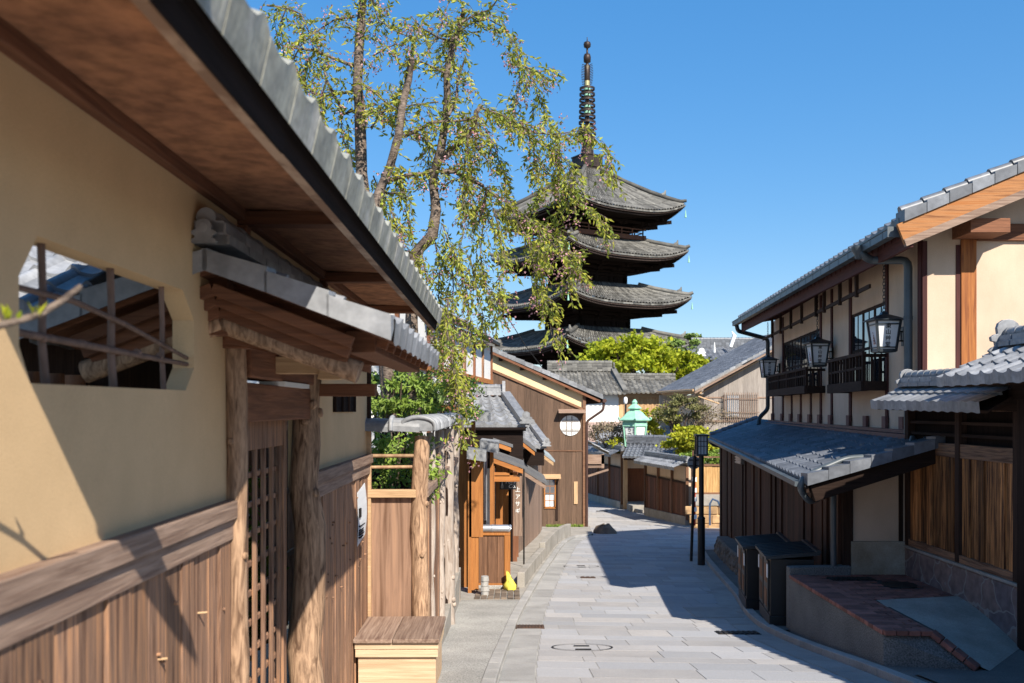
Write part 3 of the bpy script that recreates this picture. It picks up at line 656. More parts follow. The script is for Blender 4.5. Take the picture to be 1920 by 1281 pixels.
# upper street timbers
b = MB()
for y, w in ((12.26,.10),(13.8,.08),(16.02,.10),(17.45,.08),(18.42,.09),(22.78,.10),(24.3,.1)): b.hexa([(wx(y)-.03,y-w/2,-.2),(wx(y)+.03,y-w/2,-.2),(wx(y)+.03,y+w/2,-.2),(wx(y)-.03,y+w/2,-.2),(wx(y)-.03,y-w/2,2.25),(wx(y)+.03,y-w/2,2.25),(wx(y)+.03,y+w/2,2.25),(wx(y)-.03,y+w/2,2.25)])
for y in (19.4,20.5,21.6): b.bx((wx(y)-.028,y-.035,-.2),(wx(y)+.02,y+.035,.33))
b.each('wall_timber', BURGW['Z'], rh)
b = MB()
for y in (12.95,13.8,14.9,16.02,17.45,18.42,19.4,20.5,21.6,22.78,24.2): b.bx((wx(y)-.07,y-.07,-.29),(wx(y)-.025,y+.07,-.10))
b.beam((wx(12.6)-.09,12.6,-.30),(wx(24.4)-.09,24.4,-.30),.06,.05); b.beam((wx(12.2)-.1,12.2,-.36),(wx(24.4)-.1,24.4,-.36),.22,.06)
b.each('post_foot', mat('red_copper', (.16,.07,.06), (.10,.045,.04), .6, 3, rvar=.1, bump=.05), rh)
# gable timbers
b = MB(); b.bx((5.86,GY-.03,-.45),(6.06,GY+.03,2.22),.3); b.build('gable_post', wood('varnished_post', (.42,.16,.045), (.16,.05,.02), 'Z', .7, 0), rh, bevel=.006)
b = MB(); b.bx((6.06,GY-.05,2.20),(12.8,GY+.02,2.42),.3); b.hexa([(5.4,GY-.62,2.14),(5.62,GY-.62,2.14),(6.5,GY-.01,2.2),(6.2,GY-.01,2.2),(5.4,GY-.62,2.25),(5.62,GY-.62,2.25),(6.5,GY-.01,2.41),(6.2,GY-.01,2.41)]) if False else None; b.bx((5.75,GY-.5,2.22),(6.25,GY-.0,2.40)); b.build('gable_beam', REDW['X'], rh, bevel=.006)
b = MB(); b.bx((5.8,GY-.012,-.45),(5.858,GY+.01,2.15)); b.bx((5.36,GY-.02,-.45),(5.42,GY+.01,2.2)); b.each('gable_strip', BURGW['Z'], rh)
# windows
def rwindow(y0, y1, nmain, nsub):
    f = MB(); ys_ = [lerp(y0, y1, i/nmain) for i in range(nmain+1)]
    for y in ys_: f.beam((wx(y)+.007,y,.33),(wx(y)+.007,y,1.62),.016,.055,up=(0,1,0))
    for z in (.36,.98,1.59): f.beam((wx(y0)+.008,y0,z),(wx(y1)+.008,y1,z),.012,.045)
    for i in range(nmain):
        for k in range(1, nsub): y = lerp(ys_[i], ys_[i+1], k/nsub); f.beam((wx(y)+.010,y,.35),(wx(y)+.010,y,1.6),.008,.026,up=(0,1,0))
    fo = f.build('window', DARKW['Z'], rh)
    g = MB(); g.quad((wx(y0)+.0125,y0,.33),(wx(y1)+.0125,y1,.33),(wx(y1)+.0125,y1,1.62),(wx(y0)+.0125,y0,1.62)); g.build('pane', GLASS, fo)
rwindow(*W1, 3, 2); rwindow(*W2, 4, 3)
# balconies
def balcony(y0, y1, zb, zt, o=.36):
    f = MB(); n = int((y1-y0)/.2)
    A_, B_ = V((wx(y0)-o,y0,0)), V((wx(y1)-o,y1,0)); d = (B_-A_).normalized()
    z = lambda q: V((0,0,q))
    f.beam(A_+z(zb+.06)-d*.02, B_+z(zb+.06)+d*.02, .09, .15); f.hexa([A_+z(zb+.01),B_+z(zb+.01),V((wx(y1),y1,zb+.01)),V((wx(y0),y0,zb+.01)),A_+z(zb+.05),B_+z(zb+.05),V((wx(y1),y1,zb+.05)),V((wx(y0),y0,zb+.05))])
    for P0, y in ((A_,y0),(B_,y1)):
        f.beam(P0+z(zb+.06), V((wx(y),y,zb+.06)), .06, .14); f.beam(P0+z(zt-.03), V((wx(y),y,zt-.03)), .04, .05)
    fo = f.build('balcony', DARKW['Y'], rh)
    r = MB(); r.beam(A_+z(zt)-d*.04, B_+z(zt)+d*.12, .06, .05); r.beam(A_+z(zb+.33), B_+z(zb+.33), .03, .035); r.build('handrail', DARKW['Y'], fo)
    s_ = MB()
    for i in range(n+1): p = lerp(A_, B_, i/n); w = .05 if i in (0, n) or i % 5 == 0 else .032; s_.beam(p+z(zb+.1), p+z(zt-.02), w, w, up=(0,1,0))
    for P0, y in ((A_,y0),(B_,y1)):
        for k in (1,2): p = lerp(P0, V((wx(y),y,0)), k/3); s_.beam(p+z(zb+.1), p+z(zt-.04), .03, .03, up=(0,1,0))
    s_.each('baluster', DARKW['Z'], fo)
balcony(13.8, 16.05, .29, .83); balcony(18.1, 22.7, .33, .80)
# hanging rail under the eave
b = MB(); o = .34
for y in (14.3,15.4,16.6,17.3,18.7,19.9,21.2,22.4): b.beam((wx(y)-o,y,2.25),(wx(y)-o,y,1.72),.05,.05,up=(0,1,0))
b.beam((wx(13.6)-o+.02,13.6,1.80),(wx(24)-o+.02,24,1.80),.03,.06); b.build('hanging_rail', DARKW['Z'], rh)
# main roof
top = V((9.3,11.55,2.27+.42*4.45)); TA = top-EA; TB = V((EB.x+4.45,EB.y+.0,top.z))-EB
b = MB(); tiles(b, EA+V((0,.12,.10)), EB+V((0,0,.10)), TA, TB, 44, 16, A=.035, T=.022, res=6)
for i in range(16):                        # flat verge tiles with a dark joint
    p, q = EA+TA*(i/16), EA+TA*((i+1)/16-.002); z = .10
    b.hexa([p+V((0,-.05,z-.05)),p+V((0,.22,z-.02)),q+V((0,.22,z-.02)),q+V((0,-.05,z-.05)),p+V((0,-.05,z+.10)),p+V((0,.22,z+.10)),q+V((0,.22,z+.075)),q+V((0,-.05,z+.075))])
    b.tube([p+V((0,.1,z+.105)), q+V((0,.1,z+.08))], .06, 8)
ridge(b, EA+TA+V((0,0,.14)), EB+TB+V((0,0,.14)), .3,.3,.09)
TA2, TB2 = V((-4.3,0,TA.z)), V((-4.3,0,TB.z)); e2, e3 = EA+TA-TA2, EB+TB-TB2; e2.z = EA.z; e3.z = EA.z; TA2.z = TA.z
tiles(b, e3+V((0,0,.10)), e2+V((0,0,.10)), TB2, TA2, 40, 12, res=5)
b.build('roof', TILE, rh)
b = MB()
for a_, t_, c_, u_ in ((EA,TA,EB,TB),):
    b.hexa([a_+V((0,0,-.02)),a_+t_+V((0,0,-.02)),c_+u_+V((0,0,-.02)),c_+V((0,0,-.02)),a_+V((0,0,.05)),a_+t_+V((0,0,.05)),c_+u_+V((0,0,.05)),c_+V((0,0,.05))])
b.build('soffit', mat('brown_soffit', (.10,.048,.036), (.055,.028,.022), .8, 3, (4,4,4), .1, .1), rh)
b = MB(); b.beam(EA+V((.10,.0,-.13)), EB+V((.10,0,-.13)), .05, .26, up=(0,0,1)); 
for i in range(46): y = lerp(11.7,24,i/45); x = lerp(EA.x,EB.x,(y-11.55)/12.6); b.beam((x+.06,y,2.2),(wx(y)+.1,y,2.36),.05,.08)
b.build('eave_board', BURGW['Y'], rh)
b = MB(); d = TA.normalized(); n_ = V((-d.z,0,d.x))
b.hexa([EA+V((.02,-.02,-.23)),EA+V((.02,.03,-.23)),EA+TA+V((0,.03,-.25)),EA+TA+V((0,-.02,-.25)),EA+V((-.08,-.02,.02)),EA+V((-.08,.03,.02)),EA+TA+V((0,.03,.04)),EA+TA+V((0,-.02,.04))],.4)
b.build('bargeboard', wood('golden_bargeboard', (.33,.115,.028), (.13,.042,.013), 'X', .6, 0, c3=(.36,.165,.065)), rh)
b = MB(); b.hexa([EA+V((.03,-.035,-.255)),EA+V((.03,.035,-.255)),EA+TA+V((0,.035,-.285)),EA+TA+V((0,-.035,-.285)),EA+V((.0,-.035,-.17)),EA+V((0,.035,-.17)),EA+TA+V((0,.035,-.18)),EA+TA+V((0,-.035,-.18))],.4); b.build('barge_trim', GREYW['X'], rh)
# gutter and downpipes
b = MB(); o = V((-.07,0,-.02))
A_, B_ = EA+o+V((0,.12,0)), EB+o+V((0,.15,0))
for q, r in ((V((-.05,0,.0)),.0),):
    b.beam(A_+V((0,0,-.03)), B_+V((0,0,-.03)), .11, .10, rv=.5); b.beam(A_+V((-.055,0,.025)), B_+V((-.055,0,.025)), .025, .02, rv=.2)
for i in range(24): p = lerp(A_, B_, (i+.5)/24); b.beam(p+V((0,-.012,-.03)), p+V((0,.012,-.03)), .118, .108, rv=.1)
b.beam(A_+V((0,-.015,-.03)), A_+V((0,.0,-.03)), .16, .13, rv=.9)
b.build('gutter', PIPE, rh)
def pipe(name, pts, r, m=PIPE):
    q = []; pts = [V(p) for p in pts]
    for i, p in enumerate(pts):            # rounded elbows
        if 0 < i < len(pts)-1:
            a_, c_ = (pts[i-1]-p).normalized(), (pts[i+1]-p).normalized(); rr_ = min(.1, (pts[i-1]-p).length*.4, (pts[i+1]-p).length*.4)
            for t in (0,.33,.66,1): q.append((p+a_*rr_)*(1-t)**2+p*2*t*(1-t)+(p+c_*rr_)*t*t)
        else: q.append(p)
    b = MB(); b.tube(q, r, 10, .5); return b
y = 12.62
b = pipe('downpipe', [at(1608,462,12.9)+V((0,0,-.02)), at(1622,482,12.85), (4.98,12.9,2.06), (wx(12.5)-.10,12.5,2.0),(wx(12.5)-.10,12.5,-.5)], .055)
b.lathe(at(1610,464,12.9)+V((0,0,-.04)), [(.05,-.12),(.06,-.06),(.10,0),(.10,.05)], 10, .5)
for z in (1.2,.2): b.tube([(wx(12.5)-.10,12.5,z),(wx(12.5)-.10,12.5,z+.05)], .062, 10, .2)
b.build('downpipe', PIPE, rh)
b = pipe('downpipe', [EB+V((-.05,.0,-.08)), EB+V((-.02,-.02,-.24)), (wx(24.4)-.12,24.45,1.85), (wx(24.4)-.12,24.45,.0), (wx(24.4)-.35,24.4,-.2), (wx(24.4)-.4,24.3,-.4)], .055); b.build('downpipe', BLUEBL, rh)
# lower pent roof
LA, LB = V((3.56,11.3,-.86)), V((5.72,27.0,-.80)); LTA, LTB = V((5.36,11.3,-.34))-LA, V((wx(24.4)+.28,27.0,-.30))-LB
b = MB(); tiles(b, LA, LB, LTA, LTB, 58, 9, A=.035, T=.022, res=6, lip=.075)
for i in range(7):
    p, q = LA+LTA*(i/7), LA+LTA*((i+1)/7-.003)
    b.hexa([p+V((0,-.06,-.06)),p+V((0,.2,-.01)),q+V((0,.2,-.01)),q+V((0,-.06,-.06)),p+V((0,-.06,.09)),p+V((0,.2,.08)),q+V((0,.2,.05)),q+V((0,-.06,.06))])
for i in range(8):
    p, q = LB+LTB*(i/8), LB+LTB*((i+1)/8-.003); b.tube([p+V((0,-.05,.07)), q+V((0,-.05,.05))], .08, 8)
b.build('pent_roof', TILE, rh)
b = MB(); n = 30
for i in range(48): t = (i+.5)/48; e = lerp(LA, LB, t); b.beam(e+V((.06,0,-.11)), e+lerp(LTA,LTB,t)+V((0,0,-.12)), .05,.07)
for i in range(16):
    t0, t1 = i/16, (i+1)/16; e0, e1, u0, u1 = lerp(LA,LB,t0), lerp(LA,LB,t1), lerp(LTA,LTB,t0), lerp(LTA,LTB,t1)
    b.hexa([q+V((0,0,-.07)) for q in (e0,e0+u0,e1+u1,e1)]+[q+V((0,0,-.045)) for q in (e0,e0+u0,e1+u1,e1)],.4)
b.beam(LA+V((.02,0,-.11)), LB+V((.02,0,-.11)), .03,.07); b.build('pent_rafter', DARKW['X'], rh)
b = MB(); b.hexa([LA+V((.12,.02,-.26)),LA+V((.12,.12,-.26)),V((5.2,11.42,-.64)),V((5.2,11.32,-.64)),LA+V((.06,.02,-.07)),LA+V((.06,.12,-.07)),V((5.2,11.42,-.40)),V((5.2,11.32,-.40))]); b.build('pent_barge', DARKW['X'], rh, bevel=.008)
b = MB(); b.beam(LA+V((-.06,.1,-.05)), LB+V((-.06,0,-.05)), .09, .06, rv=.4); b.build('pent_gutter', PIPE, rh)
b = pipe('p', [at(1712,820,11.9), at(1706,845,11.8), at(1690,858,11.75)+V((0,0,.03)), LA+LTA*.32+V((0,.25,.09)), LA+V((.12,.2,.07)), LA+V((-.02,.1,.0)), LA+V((-.04,.1,-.12)), LA+V((.1,.2,-.28)), (wx0(12.4)-.14,12.2,-1.08), (wx0(12.4)-.16,12.15,-1.25), (wx0(12.4)-.16,12.15,-2.1)], .038); b.build('downpipe', PIPE, rh)
b = pipe('p', [LB+V((-.04,-.2,-.1)), LB+V((.05,-.2,-.22)), LB+V((.5,-.3,-.30)), LB+V((.55,-.3,-.5)), LB+V((.55,-.3,-3.1))], .05); b.build('downpipe', BLUEBL, rh)
b = MB(); b.bx((wx0(21.5)-.14,21.3,-1.25),(wx0(21.5)-.04,21.8,-1.05)); 
for k in range(3): b.bx((wx0(21.5)-.16,21.28,-1.24+k*.06),(wx0(21.5)-.14,21.82,-1.21+k*.06))
b.build('vent', SILVER, rh)

# lanterns -----------------------------------------------------------
def lantern(Y, X, wallY, label):
    t = thing('wall_lantern', label, 'lantern', (X,Y,.80), 'paper lanterns along the plastered house'); q = math.pi/4
    zb, zt, rb, rt = .80, 1.22, .118, .165; s2 = 1.414
    b = MB(); c = V((X,Y,0))
    for i in range(4):
        a_ = q+i*math.pi/2; e = V((math.cos(a_), math.sin(a_), 0)); b.beam(c+e*rb*s2+V((0,0,zb)), c+e*rt*s2+V((0,0,zt)), .03,.03,up=(0,1,.01))
        e2 = V((math.cos(a_+math.pi/2), math.sin(a_+math.pi/2), 0))
        for zz in (zb+.012, zb+.055, zt-.05, zt-.0): r = lerp(rb, rt, (zz-zb)/(zt-zb)); b.beam(c+e*r*s2+V((0,0,zz)), c+e2*r*s2+V((0,0,zz)), .016,.016 if abs(zz-zb-.012)>.001 else .04)
    b.build('frame', BLUEBL, t)
    b = MB(); b.lathe((X,Y,0), [(rb*s2*.94,zb),(rt*s2*.94,zt)], 4, .5, sm=False, rot=q); b.build('paper_shade', PAPER, t)
    b = MB(); b.lathe((X,Y,0), [(.03,zb-.02),(rb*s2*1.02,zb-.012),(rb*s2*1.02,zb)], 4, .5, sm=False, rot=q); b.build('base', BLUEBL, t); b = MB(); b.lathe((X,Y,0), [(.31,zt+.005),(.31,zt+.015),(.10,zt+.085),(.07,zt+.09),(.05,zt+.125),(.012,zt+.14)], 4, .5, sm=False, rot=q); b.build('cap', BLUEBL, t)
    b = MB(); z = zt+.13; 
    for k in range(int((2.2-z)/.045)): 
        aa = math.pi/2*(k%2); ex = V((math.cos(aa), math.sin(aa), 0))*.011; zz = z+k*.045
        b.tube([V((X,Y,zz))+ex, V((X,Y,zz+.025))+ex*1.6, V((X,Y,zz+.055))+ex, V((X,Y,zz+.055))-ex, V((X,Y,zz+.025))-ex*1.6, V((X,Y,zz))-ex, V((X,Y,zz))+ex], .0045, 5, .5, cap=False)
    b.build('chain', BLACK, t)
    w = wx(wallY); b = MB(); d = V((w, wallY, 0))-c; d.normalize(); s0 = c+d*(rt+.02)
    for zz in (.95,1.08): b.beam(s0+V((0,0,zz)), V((w-.03,wallY,zz)), .02,.02)
    for k in (1,2): p = lerp(s0, V((w-.03,wallY,0)), k/3); b.beam(p+V((0,0,.95)), p+V((0,0,1.08)), .015,.015,up=(0,1,0))
    b.hexa([(w-.045,wallY-.04,.88),(w-.01,wallY-.04,.88),(w-.01,wallY+.04,.88),(w-.045,wallY+.04,.88),(w-.045,wallY-.04,1.15),(w-.01,wallY-.04,1.15),(w-.01,wallY+.04,1.15),(w-.045,wallY+.04,1.15)]); b.build('bracket', BLACK, t)
    tilt = math.atan2(rt-rb, zt-zb); ym = Y-(rb+rt)/2-.004
    text('東山艸堂', .075, (X, ym-.004, (zb+zt)/2+.005), 'lettering', INK, t, rot=(math.pi/2-0+tilt,0,0), vertical=True, step=1.12)
    b = MB(); xm = X-(rb+rt)/2-.006; 
    for k in range(5): zz = zb+.10+k*.035; xx = X-lerp(rb, rt, (zz+.02-zb)/(zt-zb))+.004; b.hexa([(xx-.006,Y-.04+.012*k,zz),(xx,Y-.04+.012*k,zz),(xx,Y+.03-.006*k,zz),(xx-.006,Y+.03-.006*k,zz),(xx-.010,Y-.035+.012*k,zz+.03),(xx-.004,Y-.035+.012*k,zz+.03),(xx-.004,Y+.03-.006*k,zz+.03),(xx-.010,Y+.03-.006*k,zz+.03)])
    b.build('painted_picture', mat('mauve_ink', (.30,.17,.22), (.45,.28,.22), .8, 20, rvar=.4, bump=0), t)
    return t
lantern(12.9, 5.14, 12.95, 'nearest of the three paper lanterns, hanging before the window next to the downpipe')
lantern(17.3, 5.66, 17.4, 'middle paper lantern, hung between the two balconies of the plastered house')
lantern(23.2, 6.36, 23.3, 'farthest and smallest-looking paper lantern, at the far end of the plastered house')

# refuse bins --------------------------------------------------------
def bin_(x, y, label, z0):
    t = thing('bin_cabinet', label, 'bin cabinet', (x+.3,y+.5,z0), 'black bin cabinets against the boarded house')
    M = Matrix.Translation((x,y,z0)) @ Matrix.Rotation(-.13,4,'Z'); b = MB(M); W, D, H = .60, 1.0, .92
    b.bx((0,0,0),(W,D,.16),.2); b.bx((.015,.015,.16),(W-.015,D-.015,H),.3); b.build('body', BLACK, t, bevel=.006)
    b = MB(M); b.hexa([(-.05,-.05,H+.0),(W+.05,-.05,H+.07),(W+.05,D+.05,H+.07),(-.05,D+.05,H+.0),(-.05,-.05,H+.03),(W+.05,-.05,H+.10),(W+.05,D+.05,H+.10),(-.05,D+.05,H+.03)],.4)
    for k in range(9): yy = -.04+k*(D+.05)/8; b.hexa([(-.055,yy,H+.03),(W+.05,yy,H+.10),(W+.05,yy+.035,H+.10),(-.055,yy+.035,H+.03),(-.055,yy,H+.045),(W+.05,yy,H+.115),(W+.05,yy+.035,H+.115),(-.055,yy+.035,H+.045)],.6)
    b.bx((W+.0,-.05,H+.10),(W+.06,D+.05,H+.135)); b.build('lid', BLUEBL, t)
    b = MB(M)
    for yy in (.08,.55):
        b.bx((-.012,yy,.2),(.016,yy+.38,H-.04))
    dd = b.build('door', BLACK, t, bevel=.004)
    b = MB(M)
    for yy in (.14,.61):
        for z in (.26,.58): b.bx((-.018,yy,z),(-.011,yy+.24,z+.24))
    b.each('door_panel', BROWN['Z'], dd)
    b = MB(M); b.bx((-.02,.055,.66),(-.012,.13,.84)); b.bx((-.02,.9,.66),(-.012,.97,.84)); b.each('sticker', WPAINT, t)
    b = MB(M); b.tube([(.30,.02,.62),(.30,-.03,.62)],.028,12); b.tube([(.30,-.028,.62),(.30,-.038,.62)],.018,10); b.build('lock', SILVER, t)
bin_(3.44, 12.48, 'nearer black bin cabinet with a round lock, beside the low aggregate wall', G(13)+.07)
bin_(3.52, 14.05, 'farther black bin cabinet, half hidden behind its twin near the rubble bank', G(14.3)+.07)
# rubble-faced bank before the house
rb_ = MB(); n = 16
for i in range(n):
    y0, y1 = lerp(16.0, 24.4, i/n), lerp(16.0, 24.4, (i+1)/n); h0, h1 = min(1,.25+i/5)*.42, min(1,.25+(i+1)/5)*.42
    xl0, xl1 = kr(y0)+.35, kr(y1)+.35
    rb_.hexa([(xl0,y0,G(y0)),(8,y0,G(y0)),(8,y1,G(y1)),(xl1,y1,G(y1)),(xl0+.1,y0,G(y0)+h0),(8,y0,G(y0)+h0),(8,y1,G(y1)+h1),(xl1+.1,y1,G(y1)+h1)],.5)
bank = rb_.build('house_bank', ASPH); tag(bank, 'raised grey bank with a rough stone face below the boarded house', 'embankment')
b = MB()
n, m = 90, 8; vs = []
for i in range(n+1):
    y = lerp(16.0,24.4,i/n); h = min(1,.25+(y-16)/2.62)*.43
    for k in range(m+1): t = k/m; vs.append(V((kr(y)+.34+.10*t+R.uniform(-.035,.035)+(.05 if k == m else 0), y+R.uniform(-.02,.02), G(y)-.02+h*t+(.012 if k == m else 0))))
for i in range(n):
    for k in range(m): b.quad(vs[i*(m+1)+k], vs[(i+1)*(m+1)+k], vs[(i+1)*(m+1)+k+1], vs[i*(m+1)+k+1], .2+.6*((i//5+k//3*3)%4)/4)
b.build('stone_face', RUBBLE, bank)

# brick terrace, aggregate retaining wall, plinth fence -------------------
TZ = -2.15
tw_ = thing('retaining_wall', 'low grey aggregate retaining wall with a sloping cut-off end, edging the brick terrace', 'wall', (3.7,10.5,G(10.5)))
b = MB(); b.hexa([(3.60,9.05,-2.75),(3.76,9.05,-2.75),(3.76,12.1,-3.1),(3.60,12.1,-3.1),(3.60,9.05,TZ-.035),(3.76,9.05,TZ-.035),(3.76,12.1,TZ-.035),(3.60,12.1,TZ-.035)],.5)
b.hexa([(3.60,12.1,-3.1),(4.4,12.1,-3.1),(4.4,12.26,-3.1),(3.60,12.26,-3.1),(3.60,12.1,-2.05),(4.4,12.1,-2.03),(4.4,12.26,-2.03),(3.60,12.26,-2.05)],.5)
b.prism([(3.61,9.05,-2.8),(3.61,9.05,TZ-.035),(4.08,9.3,TZ-.035),(4.30,9.05,-2.42),(4.34,8.95,-2.8)], (.05,.35,0), .5)
b.prism([(3.60,9.05,-2.9),(3.60,9.05,TZ-.035),(4.06,9.02,TZ-.04),(4.36,8.75,-2.45),(4.36,8.75,-2.9)], (.1,.3,0), .5)
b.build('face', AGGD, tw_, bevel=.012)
b = MB(); y = 9.05
while y < 12.08: b.bx((3.585,y,TZ-.033),(3.83,min(y+.11,12.08),TZ+.012)); y += .118
pts = [V((3.6,9.0,TZ)), V((4.06,8.97,TZ)), V((4.38,8.7,-2.43))]
for i in range(2):
    n = int((pts[i+1]-pts[i]).length/.115)
    for k in range(n): b.beam(lerp(pts[i],pts[i+1],k/n), lerp(pts[i],pts[i+1],(k+.92)/n), .14,.05) if False else b.beam(lerp(pts[i],pts[i+1],k/n)+V((0,.06,-.005)), lerp(pts[i],pts[i+1],(k+.93)/n)+V((0,.06,-.005)), .13,.05)
b.build('brick_coping', BRICK, tw_, bevel=.006)
b = MB(); b.add([(3.7,9.0,TZ-.012),(4.14,9.0,TZ-.012),(4.14,10.6,TZ-.012),(5.12,10.75,TZ-.012),(5.12,12.2,TZ-.012),(3.7,12.2,TZ-.012)], [(0,1,2,3,4,5)], .5); struct(b, 'terrace_bed', mat('brick_joint', (.085,.06,.052), (.06,.045,.04), .95, 5, rvar=0, bump=.1))
b = MB(); y = 9.02; k = 0
while y < 12.16:
    x = 3.84-(k%2)*.1
    while x < 5.1:
        lim = 4.09 if y < 10.52 else 5.115
        hw = min(.196, lim-x)/2
        if hw > .02 and x > 3.62:
            a_ = R.uniform(-.04,.04); c = V((x+hw,y+.05,TZ-.004))
            if not (4.55 < c.x < 4.95 and 11.2 < c.y < 11.7) and not (4.0 < c.x < 4.6 and 11.75 < c.y < 11.98):
                b.hexa([c+V((sx*(hw-.003),sy*.046+sx*a_*.05,z)) for z in (-.02,.004) for sx, sy in ((-1,-1),(1,-1),(1,1),(-1,1))])
        x += .205
    y += .104; k += 1
struct(b, 'terrace', BRICK)
b = MB(); b.tube([(4.75,11.45,TZ-.02),(4.75,11.45,TZ+.004)], .21, 24); tag(b.build('manhole_cover', IRON), 'round black iron cover set in the red brick terrace', 'manhole cover')
b = MB(); b.bx((4.02,11.77,TZ-.02),(4.6,11.97,TZ+.003),.3)
for k in range(9): b.bx((4.04+k*.062,11.78,TZ+.003),(4.08+k*.062,11.96,TZ+.009))
tag(b.build('drain_grate', IRON), 'dark slotted drain grate set in the red brick terrace', 'drain grate')
b = MB(); n = 12; rows = []
for i in range(n+1):
    t = i/n; l_ = V((4.10+.36*max(0,(t-.55)/.45)**1.3, 10.5-1.78*t, TZ+.007-.30*t**1.5)); r_ = V((5.119, 10.72-1.32*t, TZ+.007-.26*t**1.5)); rows.append([lerp(l_, r_, k/6) for k in range(7)])
b.add([p for q in rows for p in q], [(i*7+k,i*7+k+1,(i+1)*7+k+1,(i+1)*7+k) for i in range(n) for k in range(6)], .5, 0, True)
b.quad((4.11,10.5,TZ-.012),(4.11,9.0,TZ-.012),(4.11,9.0,-2.8),(4.11,10.5,-2.8),.5); struct(b, 'ramp', CONC)
b = MB(); b.add([(4.3,8.9,-2.47),(4.46,8.722,-2.446),(5.119,9.402,-2.406),(7,9.4,-2.38),(7,4,-1.9),(3.7,4,G(4)+.09),(3.66,8.5,G(8.5)+.09)], [(0,1,6),(1,2,3,4),(1,4,5,6)], .5); struct(b, 'driveway', ASPH)
sf_ = thing('plank_fence', 'dark framed fence with upright striped planks and open slats on a stone-clad plinth', 'fence', (5.2,10.8,-2.2))
b = MB(); b.hexa([(5.12,9.45,-2.9),(5.5,9.45,-2.9),(5.5,12.19,-2.9),(5.12,12.19,-2.9),(5.12,9.45,-1.80),(5.5,9.45,-1.80),(5.5,12.19,-1.80),(5.12,12.19,-1.80)],.5)
PL = nt('crazy_stone'); m, n, l, p = PL
tc = n.new('ShaderNodeTexCoord'); vo = n.new('ShaderNodeTexVoronoi'); vo.feature = 'DISTANCE_TO_EDGE'; vo.inputs['Scale'].default_value = 2.6; v2 = n.new('ShaderNodeTexVoronoi'); v2.inputs['Scale'].default_value = 2.6
nz = n.new('ShaderNodeTexNoise'); nz.inputs['Scale'].default_value = 3; ad = n.new('ShaderNodeVectorMath'); ad.operation = 'MULTIPLY_ADD'; ad.inputs[1].default_value = (.35,.35,.35); l.new(tc.outputs['Object'], nz.inputs['Vector']); l.new(nz.outputs['Color'], ad.inputs[0]); l.new(tc.outputs['Object'], ad.inputs[2])
for q in (vo, v2): l.new(ad.outputs[0], q.inputs['Vector'])
r1 = n.new('ShaderNodeValToRGB'); r1.color_ramp.elements[0].color = (.23,.155,.125,1); r1.color_ramp.elements[1].color = (.13,.11,.12,1); l.new(v2.outputs['Color'], r1.inputs[0])
n5 = n.new('ShaderNodeTexNoise'); n5.inputs['Scale'].default_value = 9; n5.inputs['Detail'].default_value = 5; l.new(tc.outputs['Object'], n5.inputs['Vector']); mm = n.new('ShaderNodeMixRGB'); mm.blend_type = 'OVERLAY'; mm.inputs[0].default_value = .8; l.new(r1.outputs[0], mm.inputs[1]); l.new(n5.outputs[0], mm.inputs[2])
st = n.new('ShaderNodeMath'); st.operation = 'LESS_THAN'; st.inputs[1].default_value = .025; l.new(vo.outputs[0], st.inputs[0]); mx = n.new('ShaderNodeMixRGB'); l.new(st.outputs[0], mx.inputs[0]); l.new(mm.outputs[0], mx.inputs[1]); mx.inputs[2].default_value = (.25,.235,.22,1); l.new(mx.outputs[0], p.inputs['Base Color']); p.inputs['Roughness'].default_value = .8
bu = n.new('ShaderNodeBump'); bu.inputs['Strength'].default_value = .5; bu.inputs['Distance'].default_value = .02; cl = n.new('ShaderNodeMath'); cl.operation = 'MINIMUM'; cl.inputs[1].default_value = .08; l.new(vo.outputs[0], cl.inputs[0]); l.new(cl.outputs[0], bu.inputs['Height']); l.new(bu.outputs[0], p.inputs['Normal'])
b.build('plinth', m, sf_, bevel=.02)
b = MB(); b.bx((5.10,9.44,-1.798),(5.5,12.19,-1.765),.5); b.build('plinth_cap', CONC, sf_, bevel=.006)
FX_ = 5.17; y0, ym, y1 = 9.5, 10.75, 12.12
for y in (y0, ym, y1): b = MB(); b.bx((FX_-.05,y-.05,-1.76),(FX_+.05,y+.05,.12)); b.build('post', DARKW['Z'], sf_, bevel=.005)
b = MB(); b.bx((FX_-.045,y0,-1.76),(FX_+.06,y1,-1.67)); b.bx((FX_-.035,y0,-.56),(FX_+.04,y1,-.40)); b.bx((FX_-.04,y0,-.02),(FX_+.04,y1,.06)); b.build('rail', MIDW['Y'], sf_, bevel=.005)
b = MB()
for z in (-.30,-.16): b.bx((FX_-.02,y0,z-.018),(FX_+.01,y1,z+.018))
b.each('slat', DARKW['Y'], sf_)
b = MB(); y = y0+.05
while y < y1-.06: w = R.choice([.085,.10,.12]); d = R.choice([0,.022]); b.bx((FX_-.01-d,y,-1.67),(FX_+.02,min(y+w-.006,y1),-.56)); y += w
b.build('plank', CEDAR, sf_, bevel=.003)
b = MB(); b.bx((FX_+.05,y0,-.56),(FX_+.07,y1,.05)); b.build('backing', BLACKW['Z'], sf_)
